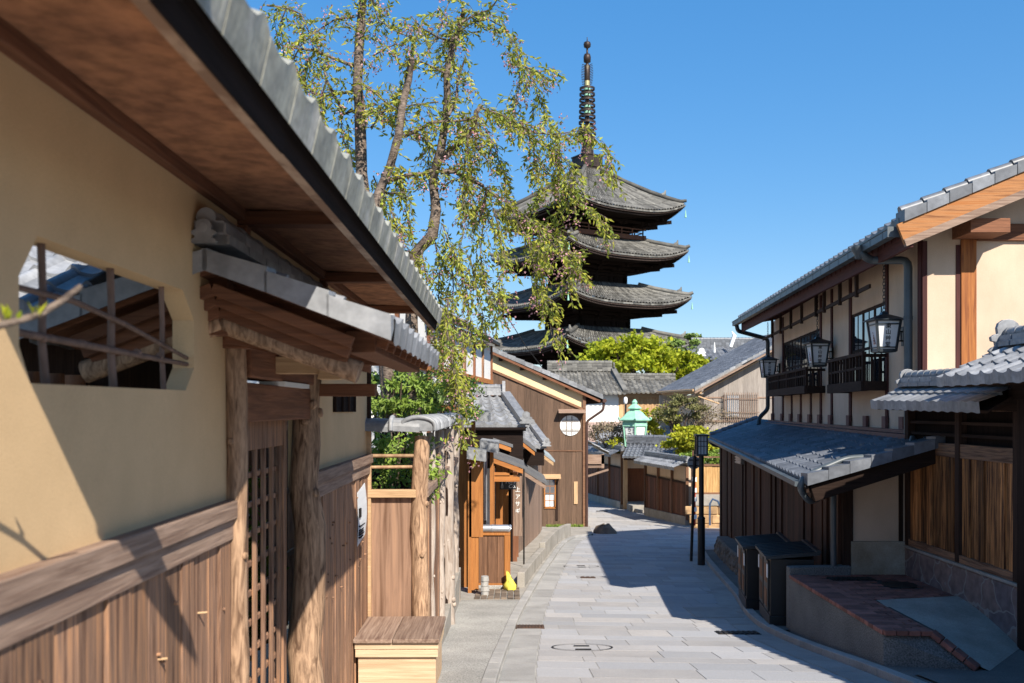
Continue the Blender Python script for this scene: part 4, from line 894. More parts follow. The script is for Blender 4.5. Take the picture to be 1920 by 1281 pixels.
def small_roof(name, label, ea, eb, w, h, nu, nv, onis, kind='s', s=.85, bev=.3):
    ea, eb = V(ea), V(eb); d = (eb-ea).normalized(); nrm = V((abs(d.y),0,0)).normalized() if abs(d.y) > .3 else V((0,1,0)); t = nrm*w+V((0,0,h))
    th_ = thing(name, label, 'roof', lerp(ea, eb, .5)+nrm*w)
    b = MB(); tiles(b, ea, eb, t, t, nu, nv, A=.03, T=.022, lip=.085, kind=kind, res=8)
    ea2, eb2 = ea+2*nrm*w, eb+2*nrm*w; t2 = -nrm*w+V((0,0,h)); tiles(b, eb2, ea2, t2, t2, nu, nv, A=.03, T=.022, lip=.085, kind=kind, res=5)
    b.build('tile_field', TILEL, th_)
    b = MB(); ra, rb2 = ea+t, eb+t; ridge(b, ra+d*.02, rb2, .24,.12,.058, 2, .17); b.build('ridge', TILEL, th_)
    b = MB(); oni(b, ra+V((0,0,-.07))+d*.07, -d, s, th=.06); b.build('ridge_ornament', TILEL, th_, bevel=.008)
    b = MB()
    for e, sg in ((ea,1),(ea2,-1)): b.hexa([e+nrm*sg*.08+V((0,0,-.10)),eb+(e-ea)+nrm*sg*.08+V((0,0,-.10)),eb+(e-ea)+nrm*sg*w+V((0,0,h-.09)),e+nrm*sg*w+V((0,0,h-.09)),e+nrm*sg*.08+V((0,0,-.07)),eb+(e-ea)+nrm*sg*.08+V((0,0,-.07)),eb+(e-ea)+nrm*sg*w+V((0,0,h-.05)),e+nrm*sg*w+V((0,0,h-.05))])
    b.beam(ea+nrm*w+V((0,0,-.02))+d*.1, eb+nrm*w+V((0,0,-.02))-d*.02, .14,.12); b.build('underside', DARKW['Y'], th_)
    return th_
small_roof('fence_roof', 'lower small tiled roof crowning the plank fence, with a scrolled ridge end', (4.72,12.28,.10), (4.72,9.42,.06), .46, .20, 13, 2, 1, kind='f', s=.72)
small_roof('gate_roof', 'larger silver tiled roof at the right edge of the photo, overlapping the fence roof', (4.50,9.88,.33), (4.50,.9,.33), .72, .33, 36, 3, 1, s=.86)  # near length is unseen, stretched to carry its shadow across the road
gp = thing('side_gate', 'dark wooden gate front under the larger tiled roof at the right edge', 'gate', (5.2,7,-2))
b = MB(); b.bx((5.10,9.30,-2.6),(5.24,9.43,.30)); b.bx((5.10,1.0,-2.6),(5.24,1.15,.3)); b.bx((5.10,5.0,-2.6),(5.24,5.15,.3)); b.each('post', DARKW['Z'], gp, bevel=.006)
b = MB(); b.bx((5.16,1.1,-2.6),(5.22,9.3,.3)); b.build('door', DARKW['Z'], gp)
b = MB(); b.bx((5.05,1.0,.10),(5.3,9.5,.28)); b.build('lintel', DARKW['Y'], gp)
# ------------------------------------------------------------------ left shops down the street
def fx(Y): return -.72+.11*(Y-15.5)
sh = thing('craft_shop', 'orange timber shop front with a sheet-metal canopy and hanging signboards', 'shop', (-.6,18.5,G(18)))
def stick(mbx, x, y, w, z0, z1, rv=None): mbx.bx((x-w/2,y-w/2,z0),(x+w/2,y+w/2,z1),rv)
for x, y, w, zt in ((-.66,16.2,.16,-.85),(-.60,17.5,.09,-.8),(-.27,19.7,.15,-1.15),(-.14,20.9,.12,-1.2)):
    b = MB(); stick(b, x, y, w, G(y)+.1, zt, .5); b.build('post', ORANGEW['Z'], sh, bevel=.006)
b = MB(); b.bx((-.74,16.1,-2.2),(-.5,16.13,-.9)); b.bx((-1.9,16.9,-3.3),(-.66,17.0,-.7)); b.bx((-1.2,21.2,-3.6),(-.1,21.3,-.8)); b.each('board_wall', ORANGEW['Z'], sh)
b = MB(); b.bx((-.55,19.75,-3.4),(-.30,19.8,-1.25),.5); b.build('plaster_panel', WHITEP, sh)
b = MB(); b.bx((-.6,18.2,-3.4),(-.55,19.7,-1.0)); b.bx((-.8,20.2,-3.5),(-.2,20.25,-1.2)); b.build('doorway', BLACKW['Z'], sh)
bxs = MB(); bxs.bx((-.60,16.62,-3.12),(-.10,17.6,-2.22))
for k in range(3): bxs.bx((-.59+k*.165,16.60,-3.10),(-.435+k*.165,16.63,-2.24))
bo = bxs.build('counter_box', BROWN['Z'], sh)
b = MB(); b.bx((-.135,16.575,-3.14),(-.03,16.66,-2.2)); b.bx((-.6,16.57,-2.235),(-.03,16.65,-2.19)); b.bx((-.6,16.57,-3.16),(-.03,16.65,-3.09)); b.bx((-.06,16.6,-3.14),(-.03,17.6,-2.2)); b.build('box_frame', ORANGEW['Z'], bo, bevel=.004)
b = MB(); b.tube([(-.62,16.62,-2.12),(-.08,16.62,-2.12),(-.03,16.62,-2.14)],.07,12,.5); b.tube([(-.36,16.62,-2.12),(-.33,16.62,-2.12)],.078,12,.2); b.tube([(-.06,16.62,-2.12),(-.03,16.62,-2.13)],[.08,.07],12,.1); b.build('gutter_pipe', SILVER, bo)
b = MB(); b.bx((-.70,16.55,-3.6),(-.05,17.6,-3.12)); b.build('footing', AGG, sh, bevel=.01)
def pent(parent, y0, y1, xa, za, xb, zb, m, fasc, th_=.05, nm='canopy'):
    b = MB(); b.hexa([(xa,y0,za-th_),(xb,y0,zb-th_),(xb,y1,zb-th_),(xa,y1,za-th_),(xa,y0,za),(xb,y0,zb),(xb,y1,zb),(xa,y1,za)],.5)
    n = 5
    for k in range(n+1): y = lerp(y0+.01, y1-.03, k/n); b.hexa([(xa,y,za),(xb,y,zb),(xb,y+.02,zb),(xa,y+.02,za),(xa,y,za+.02),(xb,y,zb+.02),(xb,y+.02,zb+.02),(xa,y+.02,za+.02)],.5)
    o = b.build(nm, m, parent)
    b = MB(); b.hexa([(xa,y0+.01,za-th_-.10),(xb-.04,y0+.01,zb-th_-.09),(xb-.04,y0+.07,zb-th_-.09),(xa,y0+.07,za-th_-.10),(xa,y0+.01,za-th_-.002),(xb-.04,y0+.01,zb-th_-.002),(xb-.04,y0+.07,zb-th_-.002),(xa,y0+.07,za-th_-.002)]); b.build('fascia', fasc, o)
pent(sh, 18.0, 20.9, -.42, -.86, .25, -1.10, METALR, ORANGEW['X'])
pent(sh, 19.8, 21.6, -.40, -.62, .02, -.76, METALR, ORANGEW['X'])
b = MB(); b.bx((-.42,18.1,-1.40),(.15,18.2,-1.30)); b.bx((-.42,18.1,-1.28),(.1,18.17,-1.22)); b.bx((-.42,18.06,-2.3),(-.34,18.16,-.95)); b.bx((-.05,18.1,-1.30),(.02,18.18,-1.05)); b.build('beam', ORANGEW['X'], sh, bevel=.004)
b = MB(); b.tube([(-.50,17.7,-.75),(-.50,17.7,-2.1)],.03,8); b.tube([(-.57,17.2,-.9),(-.555,17.2,-2.1)],.018,8); b.build('drainpipe', SILVER, sh)
b = MB(); b.tube([(.26,20.4,-1.25),(.26,20.4,G(20.4)+.1)],.018,8); b.build('steel_pole', IRON, sh)
sg = thing('shop_sign', 'small black hanging sign with white script under the metal canopy', 'sign', (-.08,18.9,-1.6))
b = MB(); b.bx((-.25,18.9,-1.62),(.09,18.92,-1.40)); b.build('board', BLACK, sg)
text('Pony\nCafé', .085, (-.01,18.895,-1.49), 'lettering', WPAINT, sg, step=.95) if False else None
text('Pony\n Co.', .09, (-.02,18.895,-1.50), 'lettering', WPAINT, sg, step=.0)if False else None
b = MB(); b.tube([(-.20,18.893,-1.44),(-.20,18.893,-1.5),(-.215,18.893,-1.55),(-.215,18.893,-1.59),(-.185,18.893,-1.59),(-.185,18.893,-1.55),(-.195,18.893,-1.5)],.006,6); b.build('bottle_mark', WPAINT, sg)
for w, x, z in (('Pony',-.03,-1.465),('Co.',.0,-1.555)): 
    # written letter group
    o = MB()
    cu = bpy.data.curves.new('t','FONT'); cu.body = w; cu.size = .105; cu.align_x = 'CENTER'; cu.align_y = 'CENTER'; cu.extrude = .001; cu.shear = .3
    ob = bpy.data.objects.new('t', cu); C.objects.link(ob); me = bpy.data.meshes.new_from_object(ob.evaluated_get(bpy.context.evaluated_depsgraph_get()))
    o.add([V((x+v.co.x, 18.894-v.co.z, z+v.co.y)) for v in me.vertices], [tuple(p.vertices) for p in me.polygons], .5); bpy.data.objects.remove(ob)
    o.build('lettering', WPAINT, sg)
s2 = thing('vertical_signboard', 'tall narrow brown signboard with white vertical lettering beside the orange door', 'sign', (.13,20.3,-3))
b = MB(); b.bx((.03,20.3,-2.75),(.22,20.34,-1.45)); b.build('board', GREYW['Z'], s2); text('上アサギ', .115, (.125,20.292,-1.98), 'lettering', WPAINT, s2, vertical=True, step=1.35)
# stepped copings before the shop
for k, (x, z, y0, y1, lab) in enumerate(((-.55,-.07,15.7,17.2,'uppermost pale capped coping end beyond the log fence'),(-.40,-.62,16.2,17.4,'right-hand pale capped coping end next to the drainpipe'),(-.60,-.74,15.7,16.6,'lowest pale capped coping end above the big orange post'))):
    b = MB(); 
    b.hexa([(x-.16,y0,z-.09),(x+.16,y0,z-.14),(x+.16,y1,z-.14),(x-.16,y1,z-.09),(x-.16,y0,z+.06),(x+.16,y0,z+.02),(x+.16,y1,z+.02),(x-.16,y1,z+.06)],.5)
    for q in range(6): y = lerp(y0+.05, y1-.15, q/5); b.hexa([(x-.165,y,z+.05),(x+.165,y,z+.01),(x+.165,y+.1,z+.01),(x-.165,y+.1,z+.05),(x-.165,y,z+.09),(x+.165,y,z+.05),(x+.165,y+.1,z+.05),(x-.165,y+.1,z+.09)])
    c_ = b.build('coping', TILEL); tag(c_, lab, 'coping')
    b = MB(); xo = (-.12,.06,-.1)[k]; b.bx((x-.06+xo,y1-.5,-3.2),(x+.0+xo,y1-.05,z-.142)); b.build('backing_wall', ORANGEW['Z'], c_)
# weathered shop
s3 = thing('weathered_shop', 'grey weathered board shop with a dark doorway and mixed tile and metal awnings', 'shop', (.5,26,G(26)))
b = MB(); y = 22.6
while y < 31: w = R.choice([.18,.24,.3]); b.hexa([(fx(y)-.05,y,-4.0),(fx(y)+.0,y,-4.0),(fx(y+w)+.0,y+w-.012,-4.0),(fx(y+w)-.05,y+w-.012,-4.0),(fx(y)-.05,y,-1.3),(fx(y)+.0,y,-1.3),(fx(y+w)+.0,y+w-.012,-1.3),(fx(y+w)-.05,y+w-.012,-1.3)]); y += w
b.build('board_wall', GREYW['Z'], s3)
b = MB(); b.bx((-.6,22.5,-3.8),(.02,22.56,-1.2)); b.bx((-.02,21.4,-3.7),(.02,22.5,-1.3)); b.build('doorway', BLACKW['Z'], s3)
b = MB(); stick(b, .06, 21.5, .12, -3.6, -1.3); stick(b, .10, 22.6, .12, -3.7, -1.3); b.each('door_post', REDW['Z'], s3)
pent(s3, 21.7, 24.2, .24, -1.36, .83, -1.72, METALR, GREYW['X'], nm='awning')
pent(s3, 25.2, 29.0, .55, -.95, 1.16, -1.38, METALB, TANW['X'], nm='awning')
pent(s3, 23.0, 25.1, -.05, -.50, .60, -1.0, METALR, ORANGEW['X'], nm='awning')
def troof(parent, name, a, b_, ta, tb, nu, nv, m=TILEL, A=.04, rdg=True, res=6, oni_=None):
    b = MB(); a, b_, ta, tb = V(a), V(b_), V(ta), V(tb); tiles(b, a, b_, ta, tb, nu, nv, A=A, T=.025, res=res)
    if rdg: ridge(b, a+ta, b_+tb, .26,.16,.07,3,.3)
    if oni_: oni(b, oni_[0], oni_[1], .8)
    return b.build(name, m, parent)
o = troof(s3, 'upper_roof', (-1.1,20.0,-.33),(.29,20.0,-.33),(.1,1.7,.66),(-.46,1.7,.66), 5, 7, A=.055)
b = MB(); b.beam((.28,20.0,-.27),(-.15,21.6,.36),.2,.13); oni(b, (.30,19.95,-.30),(0,-1,0),.62); b.beam((-.19,21.6,.33),(-.19,21.6,.66),.07,.1,up=(0,1,0)); b.build('hip_ridge', TILEL, o)
b = MB(); b.bx((-1.1,20.06,-1.2),(.24,20.2,-.42)); b.tube([(-1.1,19.97,-.42),(.3,19.97,-.42)],.04,8); b.build('roof_front', BLACKW['X'], o)
o = troof(s3, 'lower_roof', (.0,24.9,-.98),(.92,24.9,-.98),(.1,1.4,.5),(-.35,1.4,.5), 4, 5, A=.05)
b = MB(); b.beam((.92,24.9,-.92),(.56,26.3,-.42),.18,.12); oni(b, (.92,24.85,-.98),(0,-1,0),.55); oni(b, (.56,26.2,-.5),(0,-1,0),.55); b.build('hip_ridge', TILEL, o)
b = MB(); b.bx((.0,25.0,-1.5),(.86,25.1,-1.0)); b.build('roof_front', BLACKW['X'], o)
# low frontage walls, step, sack, small stones
for lab, (y0, y1), h, dx in (('long low concrete ramp wall nearest the shop counter', (16.9,22.0), .32, -.35),('higher concrete ledge running up to the corner of the gabled house', (22.1,29.3), .44, -.42)):
    b = MB(); n = 8
    for i in range(n):
        a, c = lerp(y0, y1, i/n), lerp(y0, y1, (i+1)/n)
        p = [(kl(a)-.16+dx*0-.02,a),(kl(c)-.18,c)]
        wd = .14 if h < .5 else .75
        b.hexa([(p[0][0]-wd,a,G(a)-.05),(p[0][0],a,G(a)-.05),(p[1][0],c,G(c)-.05),(p[1][0]-wd,c,G(c)-.05),(p[0][0]-wd,a,G(a)+h),(p[0][0],a,G(a)+h),(p[1][0],c,G(c)+h),(p[1][0]-wd,c,G(c)+h)],.5)
    tag(b.build('low_wall', CONC, bevel=.015), lab, 'wall')
b = MB()
for i in range(20):
    for k in range(7):
        y = 15.3+i*.075; xx = -.62+k*.11
        if xx+.05 < kl(y)-.16: b.bx((xx,y,G(y)+.03),(xx+.09,y+.062,G(y)+.062+R.uniform(0,.012)))
struct(b, 'cobble_strip', RUBBLE)
b = MB(); ps = [(0,.10),(.13,.10),(.15,.03),(.13,-.02)]
prof = [(.02,0),(.10,.008),(.115,.04),(.105,.10),(.065,.18),(.04,.26),(.012,.34)]
vs = []; n = 14
b.lathe((-.02,16.45,G(16.45)+.05), prof, n, .5)
for i, v in enumerate(b.v): b.v[i] = v+V((R.uniform(-.022,.022)-.16*(v.z-G(16.45)), R.uniform(-.02,.02), R.uniform(-.01,.01)))
b.v = b.v
tag(b.build('yellow_sack', YELL, norm=True), 'crumpled bright yellow cloth sack slumped against the wooden counter box', 'sack')
for k in range(4):
    b = MB(); z = G(15.75)+.05+k*.085; b.tube([(-.46,15.75,z),(-.46,15.75,z+.078)],[.07+R.uniform(-.01,.01),.065],7,.5,wob=.12)
    tag(b.build('stacked_stone', WPAINT if False else KERB, bevel=.01), ('pale stone, %s in the little stack by the counter footing' % ('lowest','second from the bottom','third from the bottom','topmost')[k]), 'stone', 'stacked pale stones')
b = MB(); b.lathe(at(1135,1003,31)+V((0,0,-.05)), [(.42,0),(.40,.15),(.28,.32),(.10,.40)], 9, .5, sm=False)
for i, v in enumerate(b.v): b.v[i] = v+V((R.uniform(-.06,.06),R.uniform(-.06,.06),R.uniform(-.03,.03)))
tag(b.build('corner_stone', RUBBLE, bevel=.03), 'rough grey boulder standing at the road corner before the gabled house', 'stone')

# ------------------------------------------------------------------ timber house and gabled house
th = thing('timber_house', 'white plastered house with brown posts and a tiled eave behind the cherry leaves', 'house', (-1.6,25,G(25)))
def tx(Y): return -1.95+.105*(Y-19)
b = MB(); b.hexa([(tx(17)-.1,17,-3),(tx(17),17,-3),(tx(31),31,-4),(tx(31)-.1,31,-4),(tx(17)-.1,17,2.1),(tx(17),17,2.1),(tx(31),31,2.1),(tx(31)-.1,31,2.1)],.5); b.bx((-6,16.9,-3),(tx(17),17,2.1)); b.build('wall', WHITEP, th)
for i, y in enumerate((17.2,18.6,20.2,21.8,23.4,25.2,27,28.8,30.9)): b = MB(); b.bx((tx(y)-.02,y-.11,-3),(tx(y)+.06,y+.11,2.1)); b.build('post', MIDW['Z'] if i%2 else REDW['Z'], th)
b = MB()
for z in (.05,.9): b.beam((tx(17)+.02,17,z),(tx(31)+.02,31,z),.1,.14)
b.bx((tx(24),23.5,-.8),(tx(24)+.08,26.9,.0)); b.build('cross_rail', ORANGEW['Y'], th)
a, c = V((tx(19.5)+.55,19.5,2.2)), V((-.44,31,2.2)); c.x = (935-960)/1750*31; a.x = c.x-.105*11.5
o = troof(th, 'roof', a, c, (-3,0,1.25), (-3,0,1.25), 34, 10, A=.04, res=5)
b = MB(); b.beam(a+V((.02,0,-.06)), c+V((.02,0,-.06)), .1,.1); b.beam(c+V((0,.02,-.05)), c+V((-3,.02,1.15)), .06,.2,up=(0,1,0)); b.beam(c+V((-.3,-.3,-.35)), c+V((-1.3,-3,-.45)), .07,.07); b.build('gutter', IRON, th)
b = MB(); oni(b, c+V((.0,-.1,-.12)),(.3,-1,0),.6); b.build('end_ornament', TILEO, th)

gh = thing('gabled_house', 'brown boarded gabled house with a cream plaster band and a round window', 'house', (1.5,33,G(33)))
GYY = 33.0; XR = 2.58; 
def ghz(x): return .60-.43*(x-XR)          # underside of the verge at x
b = MB(); x = -1.6
while x < XR-.05:
    w = min(R.choice([.16,.2,.23]), XR-x); d = R.choice([0,.01])
    b.hexa([(x,GYY-d,-4.4),(x+w-.004,GYY-d,-4.4),(x+w-.004,GYY+.1,-4.4),(x,GYY+.1,-4.4),(x,GYY-d,ghz(x)-.62),(x+w-.004,GYY-d,ghz(x+w)-.62),(x+w-.004,GYY+.1,ghz(x+w)-.62),(x,GYY+.1,ghz(x)-.62)]); x += w
b.build('boarding', GABLEW['Z'], gh)
b = MB(); b.prism([(-1.6,GYY+.04,-4.4),(XR-.03,GYY+.04,-4.4),(XR-.03,GYY+.04,ghz(XR)-.05),(-1.6,GYY+.04,ghz(-1.6)-.05)], (0,8,0), .5); b.build('wall', CREAM, gh)
b = MB(); b.beam((-1.6,GYY-.03,ghz(-1.6)-.62),(XR,GYY-.03,ghz(XR)-.62),.08,.06,up=(0,1,0)); b.bx((XR-.08,GYY-.06,-4.4),(XR+.03,GYY+.05,ghz(XR)-.1)); b.bx((-.5,GYY-.03,-1.48),(XR-.05,GYY-.012,-1.44)); b.bx((-1.02,GYY-.08,-2),(-.9,GYY-.01,ghz(-1)-.2)); b.build('trim', BROWN['X'], gh)
b = MB()
for x in (-.4,.35,1.15,1.95): b.bx((x-.07,GYY-.10,ghz(x)-.17),(x+.07,GYY+.05,ghz(x)-.04))
b.each('purlin_end', DARKW['Y'], gh)
ga, gb = V((3.20,GYY-.13,ghz(3.2)+.05)), V((3.20,41.5,ghz(3.2)+.05)); 
o = troof(gh, 'roof', gb, ga, (-4.6,0,4.6*.43), (-4.6,0,4.6*.43), 26, 16, A=.04, res=5)
b = MB()
for i in range(15):
    p, q = ga+V((-4.6,0,4.6*.43))*(i/15), ga+V((-4.6,0,4.6*.43))*((i+.985)/15)
    b.hexa([p+V((0,-.06,-.02)),p+V((0,.2,0)),q+V((0,.2,0)),q+V((0,-.06,-.02)),p+V((0,-.06,.16)),p+V((0,.2,.14)),q+V((0,.2,.11)),q+V((0,-.06,.13))])
b.build('verge_tile', TILEL, o)
b = MB(); b.beam(ga+V((-.1,0,-.10)), ga+V((-4.6,0,4.6*.43-.06)), .08,.14,up=(0,1,0)); b.build('bargeboard', REDW['X'], gh)
b = MB(); b.bx((XR,GYY+.1,ghz(3.2)-.02),(3.2,41,ghz(3.2)+.03)); 
for k in range(12): b.bx((XR,GYY+.2+k*.65,ghz(3.2)-.12),(3.15,GYY+.3+k*.65,ghz(3.2)-.02))
b.build('eave_rafter', DARKW['X'], gh)
b = pipe('p', [(3.22,GYY-.3,ghz(3.2)),(3.2,GYY-.3,ghz(3.2)-.35),(XR+.06,GYY-.08,ghz(3.2)-.75),(XR+.06,GYY-.08,-4.3)], .045); b.tube([(3.24,GYY-.4,ghz(3.2)-.03),(3.24,41.4,ghz(3.2)-.03)],.07,8,.5); b.build('drainpipe', RING, gh)
cx_, cz = at(1069,798,GYY).x, at(1069,798,GYY).z
b = MB(); b.tube([(cx_,GYY-.03,cz),(cx_,GYY+.05,cz)],.36,28); fo = b.build('window', WPAINT, gh)
b = MB()
for d in (-.13,.06): b.bx((cx_+d-.016,GYY-.045,cz-.33),(cx_+d+.016,GYY-.031,cz+.33))
for d in (-.2,-.15,.14,.19): b.bx((cx_-.3,GYY-.046,cz+d-.012),(cx_+.3,GYY-.034,cz+d+.012))
b.build('window_bar', GREYB['X'], fo)
b = MB(); b.hexa([(cx_-.42,GYY-.35,cz+.44),(cx_+.52,GYY-.35,cz+.44),(cx_+.52,GYY,cz+.52),(cx_-.42,GYY,cz+.52),(cx_-.42,GYY-.35,cz+.48),(cx_+.52,GYY-.35,cz+.48),(cx_+.52,GYY,cz+.58),(cx_-.42,GYY,cz+.58)]); b.build('window_hood', GREYW['X'], gh)
x0, x1, z0, z1 = at(1020,952,GYY).x, at(1043,952,GYY).x, at(0,952,GYY).z, at(0,898,GYY).z
b = MB(); 
for q in ((x0,x0+.04),(x1-.06,x1)): b.bx((q[0],GYY-.05,z0),(q[1],GYY-.005,z1))
b.bx((x0,GYY-.05,z0-.03),(x1,GYY-.005,z0+.03)); b.bx((x0,GYY-.05,z1-.03),(x1,GYY-.005,z1)); b.bx((x0+.2,GYY-.04,z0),(x0+.215,GYY-.006,z1))
for k in range(1,4): z = lerp(z0,z1,k/4); b.bx((x0,GYY-.04,z-.008),(x1,GYY-.006,z+.008))
fo = b.build('window', ORANGEW['Z'], gh); b = MB(); b.bx((x0,GYY-.02,z0),(x1,GYY-.012,z1)); b.build('pane', GLASS, fo)
b = MB(); b.bx((x0+.05,GYY-.028,z0+.04),(x1-.1,GYY-.021,z0+.45)); b.build('curtain', PAPER, fo)
b = MB(); b.hexa([(x0-.05,GYY-.3,z1+.02),(x1+.15,GYY-.3,z1+.02),(x1+.15,GYY,z1+.12),(x0-.05,GYY,z1+.12),(x0-.05,GYY-.3,z1+.07),(x1+.15,GYY-.3,z1+.07),(x1+.15,GYY,z1+.17),(x0-.05,GYY,z1+.17)]); b.build('window_hood', TANW['X'], gh)
b = MB(); p0, p1 = at(1076,945,GYY), at(1083,903,GYY); b.bx((p0.x,GYY-.04,p0.z),(p1.x,GYY-.012,p1.z)); b.build('name_board', TANW['Z'], gh)
b = MB(); p0, p1 = at(1043,975,GYY), at(1050,905,GYY); b.bx((p0.x-.02,GYY-.05,p0.z),(p0.x+.06,GYY-.012,p1.z)); b.build('dark_strip', DARKW['Z'], gh)
# lean-to on its far side
o = troof(gh, 'side_roof', (3.45,40,-1.55),(3.45,33.3,-1.55),(-.9,0,.50),(-.9,0,.50), 20, 3, A=.035, rdg=False)
b = MB(); b.bx((2.6,33.4,-1.95),(3.3,33.5,-1.62)); b.bx((3.2,33.4,-2.1),(3.3,33.5,-1.6)); b.beam((2.6,33.45,-2.05),(3.3,33.45,-2.05),.08,.08); b.beam((2.6,33.4,-2.42),(3.45,33.4,-2.15),.06,.07); b.build('side_frame', GREYW['X'], gh)

# ------------------------------------------------------------------ lane wall beyond the bend
def lane(Y): return lerp(6.5, 3.5, (Y-33.6)/16.0)      # wall line, running away to the left
def lane_wall(y0, y1, label, nseg):
    t = thing('lane_wall', label, 'wall', (lane((y0+y1)/2),(y0+y1)/2,G(40)), 'tile-topped walls along the lane'); gz_ = lambda y: G(y)
    A_, B_ = V((lane(y0),y0,0)), V((lane(y1),y1,0)); d = (B_-A_).normalized(); nn = V((-d.y,d.x,0)); 
    if nn.y > 0: nn = -nn
    zt = -2.1+ (0 if y0 < 36 else .08); H = lambda q: V((0,0,q))
    b = MB(); b.hexa([A_+H(G(y0)-.2)+nn*.12,B_+H(G(y1)-.2)+nn*.12,B_+H(G(y1)-.2)-nn*.1,A_+H(G(y0)-.2)-nn*.1,A_+H(G(y0)+.32)+nn*.12,B_+H(G(y1)+.32)+nn*.12,B_+H(G(y1)+.32)-nn*.1,A_+H(G(y0)+.32)-nn*.1],.5); b.build('stone_base', CONC, t)
    b = MB(); b.hexa([A_+H(G(y0)),B_+H(G(y1)),B_+H(G(y1))-nn*.1,A_+H(G(y0))-nn*.1,A_+H(zt),B_+H(zt),B_+H(zt)-nn*.1,A_+H(zt)-nn*.1],.5); b.build('plaster', CREAM if False else OCHRE2, t)
    b = MB(); n = int((B_-A_).length/.24)
    for i in range(n): p, q = lerp(A_,B_,i/n), lerp(A_,B_,(i+.96)/n); off = nn*(.03+R.choice([0,.012])); b.hexa([p+H(G(p.y)+.32),q+H(G(q.y)+.32),q+off+H(G(q.y)+.32),p+off+H(G(p.y)+.32),p+H(zt-.62),q+H(zt-.62),q+off+H(zt-.62),p+off+H(zt-.62)])
    b.build('boarding', wood('lane_boards', (.15,.055,.028), (.06,.024,.014), 'Z', 1, .35), t)
    for i in range(nseg+1): p = lerp(A_,B_,i/nseg)+nn*.05; b = MB(); b.beam(p+H(G(p.y)+.2), p+H(zt), .1,.1,up=(0,1,0)); b.build('post', BROWN['Z'], t)
    b = MB(); b.beam(A_+nn*.04+H(zt-.60), B_+nn*.04+H(zt-.60), .05,.07); b.build('rail', DARKW['X'], t)
    b = MB(); L = (B_-A_).length; w = .55
    for sg_ in (1,-1): tiles(b, A_+nn*sg_*w+H(zt-.02), B_+nn*sg_*w+H(zt-.02), -nn*sg_*w+H(.24), -nn*sg_*w+H(.24), int(L/.27), 2, A=.035, lip=.09, res=6)
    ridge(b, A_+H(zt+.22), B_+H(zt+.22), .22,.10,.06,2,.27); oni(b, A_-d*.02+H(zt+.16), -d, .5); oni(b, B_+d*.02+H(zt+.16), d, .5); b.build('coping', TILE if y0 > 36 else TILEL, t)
lane_wall(34.0, 38.6, 'nearer stretch of dark boarded wall with bright roll-tiled coping and three cream panels', 3)
lane_wall(41.8, 49.5, 'farther shadowed stretch of boarded wall running behind the gabled house corner', 4)
lg_ = thing('recessed_gate', 'shadowed gate recess with stone steps and a small tiled roof between the lane walls', 'gate', (5.6,41,G(41)))
b = MB(); b.bx((4.9,42.2,G(41)),(6.9,42.3,-1.7)); b.build('door', wood('gate_boards', (.22,.075,.03), (.10,.035,.016), 'Z', 1, .2), lg_)
b = MB(); b.bx((4.9,42.1,-2.65),(7,42.2,-1.8)); b.build('plaster', OCHRE2, lg_)
for x, y in ((5.05,41.6),(5.75,38.9)): b = MB(); b.bx((x-.09,y-.09,G(41)),(x+.09,y+.09,-1.9)); b.build('post', TANW['Z'], lg_)
b = MB(); b.bx((5.1,40.3,G(41)-.1),(6.2,42.2,G(41)+.28)); b.bx((5.3,39.6,G(40)-.1),(6.1,40.3,G(40)+.14)); b.build('step', CONC, lg_, bevel=.02)
b = MB(); a, c = V((4.75,40.2,-2.02)), V((7.4,38.6,-2.0)); tt = V((.45,1.7,.50)); tiles(b, a, c, tt, tt, 16, 6, A=.04, res=6); tiles(b, c+2*V((tt.x,tt.y,0)), a+2*V((tt.x,tt.y,0)), V((-tt.x,-tt.y,tt.z)), V((-tt.x,-tt.y,tt.z)), 16, 6, A=.04, res=5); ridge(b, a+tt, c+tt, .3,.26,.09); oni(b, a+tt+V((.05,0,-.1)), V((-1,.6,0)), .8); b.build('roof', TILE, lg_)
b = MB(); b.beam(a+V((.1,.1,-.1)), c+V((0,.1,-.1)), .1,.12); b.build('eave_beam', DARKW['X'], lg_)

# bamboo panel and golden stone footing, hoop, striped pole
bp = thing('sunlit_fence', 'golden sunlit board fence with open rails over a golden stone footing, behind the street lamp', 'fence', (7.2,33,G(33)))
b = MB(); x = 6.45
while x < 9: b.bx((x,33.0+R.choice([0,.015]),-2.95),(x+.2,33.06,-1.98)); x += .21
b.build('board', mat('golden_boards', (.55,.34,.14), (.38,.21,.08), .8, 2, (10,10,1), .12, .1), bp)
b = MB(); b.bx((6.38,32.95,-4.1),(6.47,33.05,-1.45)); b.bx((6.4,32.97,-3.0),(9,33.08,-2.93)); b.bx((6.4,32.97,-2.0),(9,33.08,-1.93)); b.bx((6.4,32.97,-1.70),(9,33.05,-1.66)); b.build('frame', BROWN['X'], bp)
b = MB(); b.bx((6.4,32.95,-3.40),(9,33.3,-3.0)); b.build('concrete_band', CONC, bp, bevel=.01)
b = MB(); b.bx((6.45,33.02,-4.6),(9,33.4,-3.40)); x = 6.42
for r_ in range(3):
    x = 6.42-r_*.15
    while x < 9: w = R.uniform(.35,.6); b.bx((x,32.98,-4.35+r_*.32),(x+w-.03,33.05,-4.06+r_*.32)); x += w
b.build('stone_footing', GOLDST, bp, bevel=.03)
hp = thing('hoop_barrier', 'low white bent-pipe hoop standing at the lane edge by the golden footing', 'barrier', (7.2,31.6,G(31)))
q = [at(1352,988,31.6), at(1352,955,31.6), at(1346,940,31.6), at(1336,936,31.6), at(1331,945,31.6), at(1331,985,31.6)]
